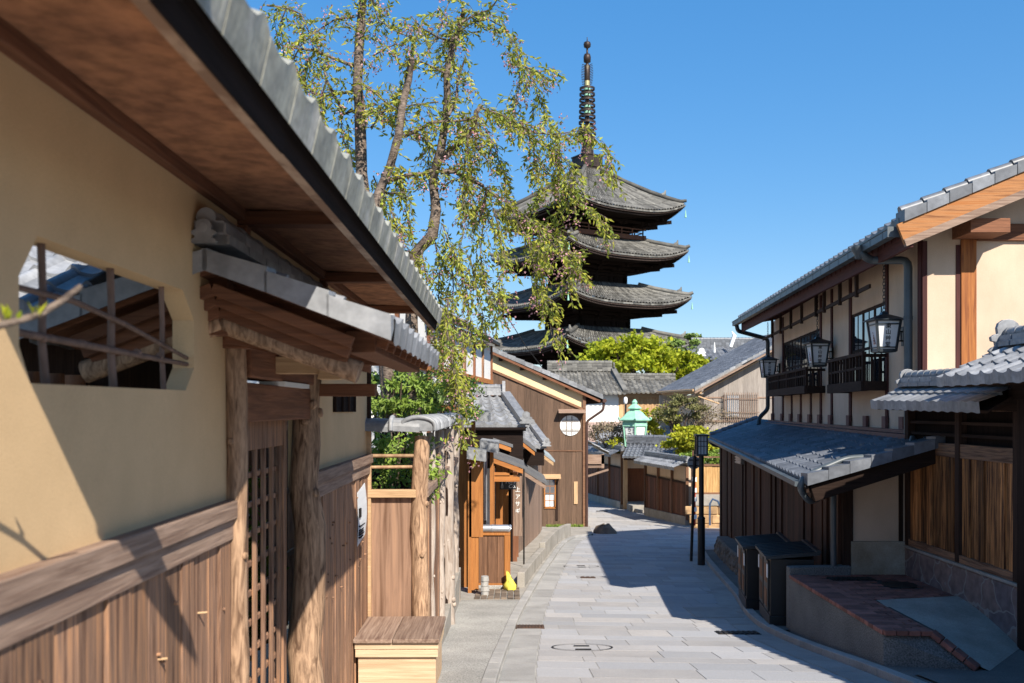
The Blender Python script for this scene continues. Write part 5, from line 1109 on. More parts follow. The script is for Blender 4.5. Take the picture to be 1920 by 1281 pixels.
b = MB(); b.tube(q, .035, 8, .5); b.tube([at(1352,962,31.6), at(1366,972,31.6), at(1372,975,31.6)], .02, 6, .5); b.tube([at(1352,990,31.6),at(1352,980,31.6)],.06,8,.5); b.build('pipe', WPAINT, hp)
sp = thing('striped_pole', 'thin pole banded in white and orange-red beyond the sign post', 'pole', at(1302,975,32))
b = MB(); b.tube([at(1302,985,32), at(1302,890,32)], .045, 10, .5); b.build('pole', REDP, sp)
b = MB()
for y_ in (899,919,936,955,969): b.tube([at(1302,y_+4,32), at(1302,y_-4,32)], [.085,.085], 10, .5)
b.each('white_band', WPAINT, sp)

b = MB(); b.tube([at(955,600,36), at(985,648,37), at(1040,720,39)], .018, 5, .5); tag(b.build('overhead_cable', IRON), 'single thin overhead cable slanting past the gabled house roof', 'cable')
# street lamp and sign post -----------------------------------------------
LYY = 21.2; lx = at(1315,0,LYY).x; gy = G(LYY)
sl_ = thing('street_lamp', 'slim black street lamp with a latticed box lantern beside the road', 'street lamp', (lx,LYY,gy))
b = MB(); b.tube([(lx,LYY,gy-.1),(lx,LYY,gy+1.05)], .085, 14, .5); b.tube([(lx,LYY,gy+1.05),(lx,LYY,gy+1.10)], [.095,.07], 14, .5); b.tube([(lx,LYY,gy+1.08),(lx,LYY,-1.03)], .058, 12, .5); b.build('pole', BLACK, sl_)
z0, z1 = -1.03, -.60; b = MB(); w = .11
for sx in (-1,1):
    for sy in (-1,1): b.bx((lx+sx*w-.018,LYY+sy*w-.018,z0),(lx+sx*w+.018,LYY+sy*w+.018,z1))
b.bx((lx-.15,LYY-.15,z1),(lx+.15,LYY+.15,z1+.035)); b.bx((lx-.13,LYY-.13,z0-.02),(lx+.13,LYY+.13,z0+.02))
for d in (-.035,.035): b.bx((lx+d-.008,LYY-w-.012,z0),(lx+d+.008,LYY-w+.0,z1)); b.bx((lx-w-.012,LYY+d-.008,z0),(lx-w,LYY+d+.008,z1))
for z in (-.72,-.83): b.bx((lx-w,LYY-w-.012,z-.007),(lx+w,LYY-w,z+.007))
b.build('lantern_frame', BLUEBL, sl_); b = MB(); b.bx((lx-w+.004,LYY-w+.004,z0+.02),(lx+w-.004,LYY+w-.004,z1-.01)); b.build('lantern_pane', FROST, sl_)
pp = thing('sign_post', 'leaning thin dark post carrying a round grey sign seen from behind', 'sign', at(1296,1048,22))
b = MB(); b.tube([at(1296,1052,22), at(1303,845,22)], .035, 10, .5); b.build('pole', IRON, pp)
b = MB(); c = at(1302,868,22)+V((.0,.06,0)); b.tube([c, c+V((0,.012,0))], .155, 24, .5); b.build('sign_disc', mat('sign_back', (.30,.32,.34), (.26,.28,.30), .5, 3, rvar=0, bump=0), pp)
b = MB(); b.bx((c.x-.12,c.y-.03,c.z+.05),(c.x+.12,c.y-.004,c.z+.075)); b.bx((c.x-.12,c.y-.03,c.z-.085),(c.x+.12,c.y-.004,c.z-.06)); b.build('clamp', IRON, pp)

# small things in the road ------------------------------------------------
def flat(name, m, c, w, d, label, cat, bars=0, rnd=False, rot=0):
    b = MB(); X, Y = c; M = Matrix.Translation((X,Y,0)) @ Matrix.Rotation(rot,4,'Z')
    def Pq(x, y, z): p = M @ V((x,y,0)); return V((p.x,p.y,G(p.y)+z))
    if rnd:
        ring = [Pq(math.cos(k*math.pi/16)*w/2, math.sin(k*math.pi/16)*d/2, .009) for k in range(32)]; r2 = [Pq(math.cos(k*math.pi/16)*w*.472, math.sin(k*math.pi/16)*d*.472, .0095) for k in range(32)]
        b.add(ring+r2, [(k,(k+1)%32,32+(k+1)%32,32+k) for k in range(32)], .5)
        for dy in (-.18,.12): b.hexa([Pq(-.09,dy-.03,.004),Pq(.09,dy-.03,.004),Pq(.09,dy+.03,.004),Pq(-.09,dy+.03,.004),Pq(-.09,dy-.03,.010),Pq(.09,dy-.03,.010),Pq(.09,dy+.03,.010),Pq(-.09,dy+.03,.010)],.3)
    else:
        b.hexa([Pq(-w/2,-d/2,-.02),Pq(w/2,-d/2,-.02),Pq(w/2,d/2,-.02),Pq(-w/2,d/2,-.02),Pq(-w/2,-d/2,.008),Pq(w/2,-d/2,.008),Pq(w/2,d/2,.008),Pq(-w/2,d/2,.008)],.4)
        for k in range(bars): x = -w/2+(k+.5)*w/bars; q = w/bars*.27; b.hexa([Pq(x-q,-d*.4,.008),Pq(x+q,-d*.4,.008),Pq(x+q,d*.4,.008),Pq(x-q,d*.4,.008),Pq(x-q,-d*.4,.018),Pq(x+q,-d*.4,.018),Pq(x+q,d*.4,.018),Pq(x-q,d*.4,.018)],.9)
    tag(b.build(name, m), label, cat)
flat('drain_grate', RUST, (.24,12.75), .40,.30, 'rusty slotted drain grate in the left gutter of the road', 'drain grate', 9)
flat('manhole_cover', IRON, (.82,10.9), .72,.60, 'round paved manhole ring in the granite road with two dark slots', 'manhole cover', rnd=True)
flat('drain_grate', RUST, (1.53,18.8), .30,.20, 'small brown iron lid in the middle of the sunlit road', 'drain grate', 3)
flat('manhole_cover', IRON, (1.55,20.9), .8,.5, 'farther round manhole ring beyond the small brown lid', 'manhole cover', rnd=True)
flat('drain_grate', IRON, (2.95,12.2), .55,.28, 'dark drain grate by the right kerb near the bins', 'drain grate', 8, rot=.0)
flat('inspection_lid', KERB, (3.05,14.2), .7,1.1, 'grey rectangular inspection lid in the shadowed right gutter', 'inspection lid')
flat('drain_grate', IRON, (3.9,40.5), .5,.3, 'dark slot in the far sunlit stretch of lane', 'drain grate', 4)

# ------------------------------------------------------------------ buildings in the distance
wh = thing('temple_office', 'white walled building with old ridged tile roofs in front of the pagoda', 'building', (5,57,G(57)))
b = MB(); b.bx((2.6,56,-5),(6.4,56.3,1.05)); b.build('wall', WHITEP, wh)
b = MB(); b.bx((2.6,55.9,-2.2),(6.4,56.05,-.75)); b.build('lower_wall', mat('pink_band', (.50,.36,.31), (.42,.30,.26), .9, 2, rvar=0, bump=.05), wh)
b = MB(); x = 6.4
while x < 9.6: b.bx((x,56.1,-.6),(x+.3,56.2,.75)); x += .31
b.build('boarding', mat('sunlit_boards', (.50,.33,.18), (.33,.19,.09), .8, 1.5, (8,8,1), .25, 0), wh)
b = MB(); b.bx((6.35,55.95,.72),(9.7,56.3,1.05)); b.build('fascia', TANW['X'], wh); b = MB(); b.bx((6.4,56.15,-5),(9.6,56.3,-.6)); b.build('shaded_wall', GREYB['Z'], wh)
b = MB(); tiles(b, (1.9,55.3,.95),(6.75,55.3,.95),(.3,3.0,1.45),(-.45,3.0,1.45), 18, 9, A=.08, res=5, kind='h'); ridge(b, (2.2,58.3,2.38),(6.25,58.3,2.38), .5,.5,.13,4,.3); b.beam((6.72,55.3,1.05),(6.3,58.2,2.5),.3,.25); oni(b, (6.3,58.2,2.4),(1,0,0),1.3); b.build('main_roof', TILEO, wh)
b = MB(); tiles(b, (6.5,55.4,1.02),(10.1,55.4,1.02),(0,2.4,.85),(0,2.4,.85), 13, 7, A=.07, res=5, kind='h'); ridge(b, (6.6,57.8,1.85),(10.1,57.8,1.85), .4,.25,.11,3,.3); oni(b, (6.75,57.7,1.85),(-.3,-1,0),1.0); b.build('side_roof', TILEO, wh)
gy_ = thing('grey_house', 'silver-grey boarded house with a broad tiled roof and a barred window', 'house', (11,45,G(45)))
gA = V((8.9,45,.93)); sl2 = .545
def gz2(x): return .80+(x-8.9)*sl2
b = MB(); x = 9.35
while x < 15: b.hexa([(x,45.5,-5),(x+.235,45.5,-5),(x+.235,45.6,-5),(x,45.6,-5),(x,45.5,gz2(x)-.05),(x+.235,45.5,gz2(x+.235)-.05),(x+.235,45.6,gz2(x+.235)-.05),(x,45.6,gz2(x)-.05)]); x += .24
b.build('boarding', GREYB['Z'], gy_)
b = MB(); b.bx((8.3,52.5,-5),(9.4,52.6,.8)); b.bx((9.3,45.6,-5),(9.4,52.5,.75)); b.bx((9.0,46.0,-5),(9.3,46.2,.8)); b.build('side_wall', OCHRE2, gy_)
b = MB(); b.bx((9.4,45.47,-.62),(15,45.5,-.52)); b.bx((9.4,45.47,.55),(15,45.5,.62)); b.build('belt', GREYW['X'], gy_)
b = MB(); a, c = V((8.35,53.5,.98)), V((8.78,44.9,.93)); b.hexa([a,c,c+V((5.6,0,5.6*sl2)),a+V((5.6,0,5.6*sl2)),a+V((0,0,.05)),c+V((0,0,.05)),c+V((5.6,0,5.6*sl2+.05)),a+V((5.6,0,5.6*sl2+.05))]); 
tiles(b, a+V((0,0,.06)), c+V((0,0,.06)), (5.6,0,5.6*sl2),(5.6,0,5.6*sl2), 28, 22, A=.04, res=5); b.build('roof', TILE, gy_)
b = MB(); tiles(b, V((19.6,44.9,.93)), V((19.2,53.5,.98)), (-5.2,0,5.6*sl2),(-5.2,0,5.6*sl2), 20, 14, A=.04, res=4); b.build('rear_roof', TILE, gy_)
b = MB()
for i in range(20): p, q = c+V((5.6,0,5.6*sl2))*(i/20), c+V((5.6,0,5.6*sl2))*((i+.985)/20); b.hexa([p+V((0,-.06,0)),p+V((0,.2,0)),q+V((0,.2,0)),q+V((0,-.06,0)),p+V((0,-.06,.14)),p+V((0,.2,.14)),q+V((0,.2,.11)),q+V((0,-.06,.11))])
b.build('verge_tile', TILEL, gy_)
b = MB(); b.beam(c+V((0,.0,-.13)), c+V((5.6,0,5.6*sl2-.13)), .08,.24,up=(0,1,0)); b.build('bargeboard', GREYW['X'], gy_)
b = MB(); b.beam(c+V((.25,.5,-.22)), c+V((5.6,.5,5.6*sl2-.28)), .05,.10,up=(0,1,0)); b.beam(a+V((.3,0,-.1)), c+V((.3,0,-.1)), .1,.15); b.tube([a+V((-.05,0,0)), c+V((-.05,0,0))],.06,8,.3); b.tube([c+V((.2,.1,-.3)), c+V((1.2,.1,-.65))],.04,6); b.build('fascia', TANW['X'], gy_)
w0, w1 = at(1357,783,45.4), at(1420,740,45.4)
b = MB(); b.bx((w0.x,45.40,w0.z),(w1.x,45.46,w1.z),.5); fo = b.build('window', GREYB['X'], gy_); b = MB(); b.bx((w0.x+.15,45.37,w0.z+.05),(w0.x+.75,45.395,w1.z-.05)); b.build('pane', FROST, fo)
b = MB(); n = 16
for i in range(n+1): x = lerp(w0.x, w1.x, i/n); b.bx((x-.013,45.28,w0.z-.12),(x+.013,45.31,w1.z+.1))
for z in (w0.z+.25, w1.z-.2): b.bx((w0.x-.1,45.31,z-.015),(w1.x+.1,45.33,z+.015))
b.build('window_bar', GREYW['Z'], fo)
fr = thing('distant_roof', 'small far roof with a white finial showing above the grey house roof', 'house', (16,75,0))
b = MB(); tiles(b, (13.9,72,3.9),(22,72,3.9),(0,3,1.2),(0,3,1.2), 24, 8, A=.06, res=4); ridge(b, (14.4,75,5.0),(22,75,5.0), .5,.6,.14); b.build('roof', TILE, fr)
b = MB(); b.bx((14.2,72.4,-5),(22,74,4)); b.build('wall', GREYB['Z'], fr)
b = MB(); oni(b, (14.6,71.8,4.1),(-.3,-1,0),1.5); b.tube([(15.6,71.9,4.4),(15.6,71.9,5.2)],[.1,.02],8); b.tube([(17.1,73,4.9),(17.4,73,5.8),(17.2,73,6.1)],[.14,.16,.03],8); b.build('finial', WPAINT, fr)
mr = thing('middle_roof', 'long low grey tiled roof behind the green lantern', 'house', (8,44,-2))
b = MB(); tiles(b, (4.2,46.2,-2.03),(10.5,46.2,-2.03),(0,2.0,.98),(0,2.0,.98), 24, 7, A=.04, res=5); ridge(b, (4.2,48.2,-1.1),(10.5,48.2,-1.1), .3,.15,.08); b.build('roof', TILEL, mr)
b = MB(); b.bx((4.4,46.8,-5),(10.3,48,-1.9)); b.build('wall', OCHRE2, mr)
fl = thing('far_lamp', 'slim dark lamp post with a pale lamp head against the sunlit boards', 'street lamp', at(1173,830,50))
b = MB(); b.tube([at(1173,870,50), at(1173,758,50)], .05, 8, .5); b.build('pole', BLACK, fl); b = MB(); b.lathe(at(1173,757,50), [(.07,0),(.11,.1),(.10,.3),(.04,.36)], 8, .5); b.build('lamp_head', WPAINT, fl)

# green copper lantern ----------------------------------------------------
gl = thing('copper_lantern', 'big verdigris copper lantern with black brush writing above the lane wall', 'lantern', at(1189,835,42.9)); GLY = 42.9
lc = at(1190,0,GLY); lcx = lc.x; q6 = math.radians(-35)
def gzp(y): return (HY-y-11)/F*GLY
b = MB(); b.lathe((lcx,GLY,0), [(0.469,gzp(806)),(0.551,gzp(790))], 6, .5, sm=False, rot=q6); b.lathe((lcx,GLY,0), [(0.422,gzp(824)),(0.493,gzp(820)),(0.493,gzp(808)),(0.446,gzp(806))], 6, .5, sm=False, rot=q6); b.lathe((lcx,GLY,0), [(0.587,gzp(790)),(0.645,gzp(788)),(0.610,gzp(780)),(0.657,gzp(778))], 6, .5, sm=False, rot=q6)
b.lathe((lcx,GLY,0), [(0.305,gzp(850)),(0.328,gzp(834)),(0.446,gzp(830)),(0.446,gzp(824))], 6, .5, sm=False, rot=q6)
for k in range(6): a_ = q6+k*math.pi/3; e = V((math.cos(a_),math.sin(a_),0)); b.beam(V((lcx,GLY,gzp(826)))+e*.49, V((lcx,GLY,gzp(782)))+e*.61, .06,.06,up=(0,1,.01))
b.build('body', COPPER, gl)
b = MB(); b.lathe((lcx,GLY,0), [(0.774,gzp(778)),(0.798,gzp(776)),(0.540,gzp(768)),(0.399,gzp(762)),(0.258,gzp(759)),(0.258,gzp(756)),(0.375,gzp(755)),(0.235,gzp(750)),(0.117,gzp(747)),(0.141,gzp(743)),(0.047,gzp(738))], 6, .5, sm=False, rot=q6)
for k in range(6): a_ = q6+k*math.pi/3; e = V((math.cos(a_),math.sin(a_),0)); c = V((lcx,GLY,gzp(777)))+e*.775; b.tube([c-e*.05, c+e*.05+V((0,0,.03)), c+e*.07+V((0,0,.1)), c+e*.02+V((0,0,.12))], .035, 6, .5)
b.build('cap', COPPER, gl)
b = MB()
for k in range(6):
    a0, a1 = q6+k*math.pi/3, q6+(k+1)*math.pi/3; e0, e1 = V((math.cos(a0),math.sin(a0),0)), V((math.cos(a1),math.sin(a1),0))
    lo, hi = gzp(804), gzp(791); z0, z1 = gzp(818), gzp(789)
    f_ = lambda t, r, z: V((lcx,GLY,z))+lerp(e0,e1,t)*r
    b.hexa([f_(.12,.516,z0),f_(.88,.516,z0),f_(.88,.47,z0),f_(.12,.47,z0),f_(.12,.587,z1),f_(.88,.587,z1),f_(.88,.54,z1),f_(.12,.54,z1)],.5)
b.build('paper_shade', WPAINT, gl)
am = q6+math.pi/3*5-math.pi/6; am = min((q6+(k+.5)*math.pi/3 for k in range(6)), key=lambda a_: abs(((a_+math.pi/2+.25+math.pi)%(2*math.pi))-math.pi)); nd = V((math.cos(am),math.sin(am),0)); ry = am+math.pi/2
for body, s_, dx, dz in (('らつ仙',.22,0,0),('京の',.115,.18,.14),('大字',.115,-.18,-.12)):
    x_ = V((math.cos(ry),math.sin(ry),0)); text(body, s_, V((lcx,GLY,(gzp(818)+gzp(789))/2+dz))+nd*.49+x_*dx, 'lettering', INK, gl, rot=(math.pi/2+.07,0,ry), vertical=True, step=1.0)
b = MB(); b.tube([(lcx,GLY,G(GLY)),(lcx,GLY,gzp(848))], .14, 8, .5); b.build('post', COPPER, gl)

# ------------------------------------------------------------------ pagoda
PAGE = mat('rafter_end', (.085,.06,.05), (.06,.04,.035), .8, 3, rvar=.2, bump=0); PC = V((7.25,90,0)); TH = math.radians(14)
pg = thing('pagoda', 'dark five-storey wooden pagoda with flaring tiled roofs and a ringed bronze spire', 'pagoda', (PC.x,PC.y,-5))
def crn(k, D): a_ = -math.pi/2-TH+k*math.pi/2; return V((PC.x+D*math.cos(a_), PC.y+D*math.sin(a_), 0))
def pag_roof(De, ztip, sag, Dt, zt, name='roof'):
    rb_ = MB(); ub = MB(); zm = ztip-sag
    for k in range(4):
        c0, c1, t0, t1 = crn(k,De), crn(k+1,De), crn(k,Dt), crn(k+1,Dt); nr, res, nt_ = 40, 3, 6; n = nr*res
        def SP(s_, t, off=0):
            e = lerp(c0,c1,s_); tp = lerp(t0,t1,s_); q = abs(2*s_-1); ze = zm+sag*(q**3.0)
            p = lerp(e, tp, t); return V((p.x,p.y, lerp(ze, zt, .62*t+.38*t*t)+off))
        for i in range(nr):
            for j in range(nt_):
                rv = R.random(); vs = []
                for jj in (j, j+1):
                    for m in range(res+1): s_ = (i+m/res)/nr; vs.append(SP(s_, jj/nt_, (.13 if m in (1,2) else 0)+(.03 if jj == j else 0)))
                rb_.add(vs, [(m,m+1,res+2+m,res+1+m) for m in range(res)], rv)
        for i in range(nr):                # tile-end lip and the layered eave edge below it
            s0, s1 = i/nr, (i+1)/nr; a, c = SP(s0,0,.03), SP(s1,0,.03)
            rb_.quad(a, c, c-V((0,0,.15)), a-V((0,0,.15)), R.random())
            for lv, (ins, d0, d1) in enumerate(((.022,.15,.27),(.06,.30,.44))):
                p, q = SP(s0,ins,0), SP(s1,ins,0); z_ = lambda P_, d_: V((P_.x,P_.y,SP(s0 if P_ is p else s1,0).z-d_))
                ub.quad(z_(p,d0), z_(q,d0), z_(q,d1), z_(p,d1), .5, 0)
            for lv, (ins, d0) in enumerate(((.03,.15),(.07,.32))):
                sm_ = (s0+s1)/2; p = SP(sm_,ins); z0 = SP(sm_,0).z-d0
                for hh in (0,.5): s4 = s0+(s1-s0)*(.25+hh); p = SP(s4,ins-.012); z0 = SP(s4,0).z-d0; ub.bx((p.x-.045,p.y-.045,z0-.12),(p.x+.045,p.y+.045,z0), .2, 1)
            for (t0_, dz0, t1_, dz1) in ((.0,.15,.06,.30),(.06,.44,1.0,.40)):
                a, c = SP(s0,t0_), SP(s1,t0_); d_, e_ = SP(s0,t1_), SP(s1,t1_)
                za, zc = SP(s0,0).z-dz0, SP(s1,0).z-dz0
                if t1_ > .5: zd = ze_ = zm-.1-dz1+.2
                else: zd, ze_ = SP(s0,0).z-dz1, SP(s1,0).z-dz1
                ub.quad(V((a.x,a.y,za)),V((c.x,c.y,zc)),V((e_.x,e_.y,ze_)),V((d_.x,d_.y,zd)), .3, 0)
        # corner ridge with upturned end
        pts = [SP(0,t,.16) for t in (0,.06,.2,.4,.7,1)]; pts[0] = pts[0]+V((0,0,.22))+(c0-t0).normalized()*.1; rb_.tube(pts, [.14,.2,.22,.22,.2,.2], 8)
        p = SP(0,.26,.3); rb_.tube([p, p+V((0,0,.12))+(c0-t0).normalized()*.25, p+V((0,0,.42))+(c0-t0).normalized()*.32], [.2,.17,.05], 6)
        p = SP(0,0); ub.tube([V((p.x,p.y,p.z-.5)), V((p.x,p.y,p.z-.95)), V((p.x,p.y,p.z-1.2))], [.02,.07,.10], 8, .5, 2)
    rb_.build(name, TILEO, pg); ub.build('eave', [PAGW['X'], PAGE, COPPER], pg)
def pag_body(D, z0, z1, Dn, zr, rail=None):
    b = MB(); 
    def ring(D0, za, D1, zb, mi=0, rv=.5):
        for k in range(4):
            a, c, e, f = crn(k,D0), crn(k+1,D0), crn(k+1,D1), crn(k,D1); b.quad(a+V((0,0,za)), c+V((0,0,za)), e+V((0,0,zb)), f+V((0,0,zb)), rv, mi)
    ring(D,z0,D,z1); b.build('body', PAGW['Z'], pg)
    b = MB()
    for k in range(4):
        c0, c1 = crn(k,D+.05), crn(k+1,D+.05); nn = ((c0+c1)/2-PC); nn.z = 0; nn.normalize()
        for s_ in (0,.333,.667,1): p = lerp(c0,c1,s_); b.tube([p+V((0,0,z0)), p+V((0,0,z1))], .22, 8, .5)
        for z in (z0+.35, z1-.3, z1): b.beam(c0+V((0,0,z)), c1+V((0,0,z)), .3,.22, rv=.6)
        for s_ in (.167,.833):
            p = lerp(c0,c1,s_); dx = (c1-c0).normalized()
            b.beam(p-dx*.45+nn*.03+V((0,0,(z0+z1)/2)), p+dx*.45+nn*.03+V((0,0,(z0+z1)/2)), .12,.5, rv=1)
            for q in (-.3,-.1,.1,.3): b.beam(p+dx*q+nn*.1+V((0,0,(z0+z1)/2-.25)), p+dx*q+nn*.1+V((0,0,(z0+z1)/2+.25)), .06,.06,up=(0,1,0), rv=.1)
    b.build('column', PAGW['Z'], pg)
    # bracket complexes stepping outwards
    b = MB(); wb = MB(); nst = 3; hh = (zr-z1)/nst
    for st_ in range(nst):
        Ds = lerp(D+.2, Dn*.80, (st_+.6)/nst); za = z1+hh*st_
        for k in range(4):
            c0, c1 = crn(k,Ds), crn(k+1,Ds); b.beam(c0+V((0,0,za+hh*.85)), c1+V((0,0,za+hh*.85)), .25, .25, rv=.5)
            ci0, ci1 = crn(k,D), crn(k+1,D)
            for s_ in (0,.167,.333,.5,.667,.833,1):
                i0 = lerp(ci0,ci1,s_); i1 = lerp(lerp(ci0,ci1,s_), lerp(c0,c1,s_), 1); nn = i1-i0
                if s_ in (.167,.5,.833):
                    if st_ == 0: wb.beam(i0+V((0,0,za+.1)), i0+V((0,0,za+hh*.85)), .55,.12,up=(c1-c0).cross(V((0,0,1))), w2=.12, rv=.8)
                    continue
                b.beam(i0+V((0,0,za+hh*.3)), i1+nn.normalized()*.3+V((0,0,za+hh*.45)), .2,.26, rv=.7)
                b.beam(i1-(c1-c0).normalized()*.5+V((0,0,za+hh*.5)), i1+(c1-c0).normalized()*.5+V((0,0,za+hh*.5)), .2,.2, rv=.8)
    for k in range(4):
        for s_, ln in ((0,1.0),): c = crn(k,D); o = crn(k,Dn*.86); b.beam(c+V((0,0,z1+hh*1.2)), o+V((0,0,z1+hh*1.9)), .25,.3); b.beam(c+V((0,0,z1+hh*.4)), crn(k,Dn*.72)+V((0,0,z1+hh*.8)), .25,.3)
    # dark core behind the brackets
    for st_ in range(3):
        D0, D1 = lerp(D, Dn*.62, st_/3), lerp(D, Dn*.62, (st_+1)/3); za, zb = z1+hh*st_, z1+hh*(st_+1)
        for k in range(4): b.quad(crn(k,D0)+V((0,0,za)), crn(k+1,D0)+V((0,0,za)), crn(k+1,D1)+V((0,0,zb)), crn(k,D1)+V((0,0,zb)), .1)
    b.build('brackets', PAGW['X'], pg); wb.build('bracket_infill', WHITEP, pg)
TR = [(9.35,19.25,1.05,.95,23.2),(9.65,15.0,1.0,4.5,16.25),(9.95,10.6,1.0,4.9,11.75),(10.35,6.45,1.0,5.2,7.55),(10.8,2.3,1.0,5.5,3.3)]
for De, zt_, sg_, Dt, ztop in TR: pag_roof(De, zt_, sg_, Dt, ztop)
BD = [(3.25,16.2,16.9,9.35,18.1),(3.6,11.6,13.0,9.65,13.9),(3.9,7.4,8.7,9.95,9.5),(4.2,3.2,4.4,10.35,5.3),(4.5,-6,-.5,10.8,1.2)]
for a in BD: pag_body(*a)
b = MB()
for k in range(4):
    c0, c1 = crn(k,5.35), crn(k+1,5.35); d = (c1-c0).normalized()
    b.beam(c0+V((0,0,16.25))-d*.3, c1+V((0,0,16.25))+d*.3, .25,.42, rv=.6); b.beam(c0+V((0,0,16.72)), c1+V((0,0,16.72)), .08,.08); b.beam(c0+V((0,0,17.05))-d*.35, c1+V((0,0,17.05))+d*.35, .12,.12)
    for i in range(7): p = lerp(c0,c1,i/6); b.beam(p+V((0,0,16.3)), p+V((0,0,17.05)), .12,.12,up=(0,1,0))
b.build('balustrade', PAGR, pg)
b = MB(); b.lathe(PC, [(1.35,23.0),(1.35,23.25),(1.5,23.25),(1.5,24.25),(1.6,24.3),(1.6,24.4)], 4, .5, sm=False, rot=-math.pi/2-TH)
b.lathe(PC, [(.62,24.4),(.60,24.9),(.45,25.4),(.5,25.5)], 14, .5); b.lathe(PC, [(.5,25.5),(.75,25.75),(.8,26.2),(.72,26.2)], 12, .5); b.build('spire_base', BRONZE, pg)
b = MB(); b.lathe(PC, [(.18,25.5),(.2,31.6),(.26,31.7),(.22,33.2),(.12,33.4),(.34,33.5),(.36,34.0),(.28,34.25),(.10,34.3),(.09,34.8),(.32,34.95),(.36,35.2),(.3,35.4),(.05,35.5),(.03,35.9)], 12, .5)
b.build('spire_shaft', BRONZE, pg)
b = MB()
for k in (1,2,4,5,8): z = 30.9-(9-k if False else k-1)*.56 ; b.tube([PC+V((0,0,z-.12)), PC+V((0,0,z+.12))], .32, 10, .5)
b.each('green_collar', COPPER, pg)
for k in range(9):
    z = 26.55+k*.545; r = lerp(.86,.74,k/8); b = MB(); n = 24
    ro = [(r,z-.095),(r,z+.095),(r-.10,z+.095),(r-.10,z-.095)]; vs = [PC+V((q*math.cos(2*math.pi*i/n), q*math.sin(2*math.pi*i/n), zz)) for i in range(n) for q, zz in ro]
    b.add(vs, [(i*4+m, i*4+(m+1)%4, ((i+1)%n)*4+(m+1)%4, ((i+1)%n)*4+m) for i in range(n) for m in range(4)], .5)
    for i in range(4): a_ = i*math.pi/2+.3; b.beam(PC+V((0,0,z)), PC+V((r*math.cos(a_)*.93,r*math.sin(a_)*.93,z)), .1,.1)
    b.build('spire_ring', BRONZE, pg)
b = MB()
for s_ in (-1,1):
    b = MB()
    for z in [31.3+i*.16 for i in range(13)]: b.beam(PC+V((s_*.25,0,z)), PC+V((s_*(.45+.12*math.sin((z-31.2)*1.4)),-.1*s_,z+.1)), .05,.05,up=(0,1,0))
    b.tube([PC+V((s_*.25,0,31.25)), PC+V((s_*.25,0,33.25))], .03, 5); b.build('flame_fin', BRONZE, pg)
b = MB(); b.tube([PC+V((0,0,31.2)), PC+V((0,0,33.1))], [.25,.22], 10, .5); b.build('gilt_shaft', mat('worn_gilt', (.42,.36,.18), (.30,.30,.17), .5, 3, rvar=0, bump=0, metal=.3), pg)

# ------------------------------------------------------------------ planting
def tree(name, label, cat, base, top, rad, n, s, lm, clumps=30, tight=.28, group=None, tips=6, r0=.12, bark=BARKD, leafy=False, shell=.5, c=None):
    base, top = V(base), V(top); c = c or top
    t = thing(name, label, cat, base, group); b = MB(); crown(b, c, rad, n, s, clumps, tight, leafy=leafy, shell=shell); b.build('crown', lm, t, norm=False)
    b = MB(); mid = lerp(base, V(c), .6); b.tube([base, lerp(base,mid,.5)+V((R.uniform(-.1,.1),0,0)), mid], [r0,r0*.85,r0*.7], 8, .5)
    limbs(b, mid, [V(c)+V((R.uniform(-.7,.7)*rad[0],R.uniform(-.7,.7)*rad[1],R.uniform(-.5,.7)*rad[2])) for _ in range(tips)], r0*.6); b.build('trunk', bark, t)
    return t
tree('maple_tree', 'bright yellow-green maple with a broad crown in front of the pagoda base', 'tree', (7.9,66,-5), at(1185,672,66), (2.9,2.2,1.75), 9000, .15, LEAFY, 60, .26, tips=9, r0=.2)
tree('maple_tree', 'smaller yellow-green maple reaching right toward the grey roof', 'tree', (11.3,68,-5), at(1268,690,68), (1.9,1.6,1.3), 4500, .15, LEAFY, 36, .28, tips=7, r0=.16)
tree('pine_tree', 'dark green pine rising behind the yellow maple, right of the pagoda', 'tree', (13.3,76,-5), at(1284,662,76), (1.8,1.6,1.5), 6000, .13, NEEDLE, 34, .22, tips=9, r0=.2)
tree('conifer', 'golden yellow clipped conifer above the bright tile coping', 'tree', (8.0,38.5,-4.5), at(1300,826,38.5), (1.15,.9,.72), 6500, .07, LEAFC, 50, .22, tips=7, r0=.1)
tree('pine_tree', 'brownish garden pine with layered pads before the grey house', 'tree', (7.3,42.5,-4.5), at(1275,770,42.5), (1.15,.9,.72), 5500, .05, NEEDLEB, 30, .2, tips=8, r0=.1)
tree('bare_shrub', 'twiggy budding shrub left of the green copper lantern', 'shrub', (5.0,44.0,-4.5), at(1140,812,44.0), (1.1,.7,.55), 2600, .045, TWIGL, 30, .4, tips=16, r0=.05)
tree('shrub', 'loose yellow-green shrub right behind the green copper lantern', 'shrub', (6.1,44,-4.5), at(1232,788,44), (.9,.6,.8), 2200, .07, LEAFC, 26, .3, tips=6, r0=.06)
tree('bare_shrub', 'thin grey twiggy shrub between the lantern and the golden conifer', 'shrub', (7.6,43.5,-4.5), at(1300,775,43), (1.6,.7,.7), 2400, .04, TWIGL, 34, .4, tips=18, r0=.05)
tree('shrub', 'small yellow-green bush peeping out left under the green lantern', 'shrub', (5.4,43.2,-4.5), at(1168,835,43.2), (.55,.4,.4), 1500, .05, LEAFC, 16, .35, tips=4, r0=.04)
tree('hedge', 'dark green hedge showing through the open rails of the golden fence', 'hedge', (7.6,34,-4), (7.7,34.2,-1.75), (1.2,.5,.4), 2600, .05, LEAFG, 30, .3, tips=5, r0=.05)
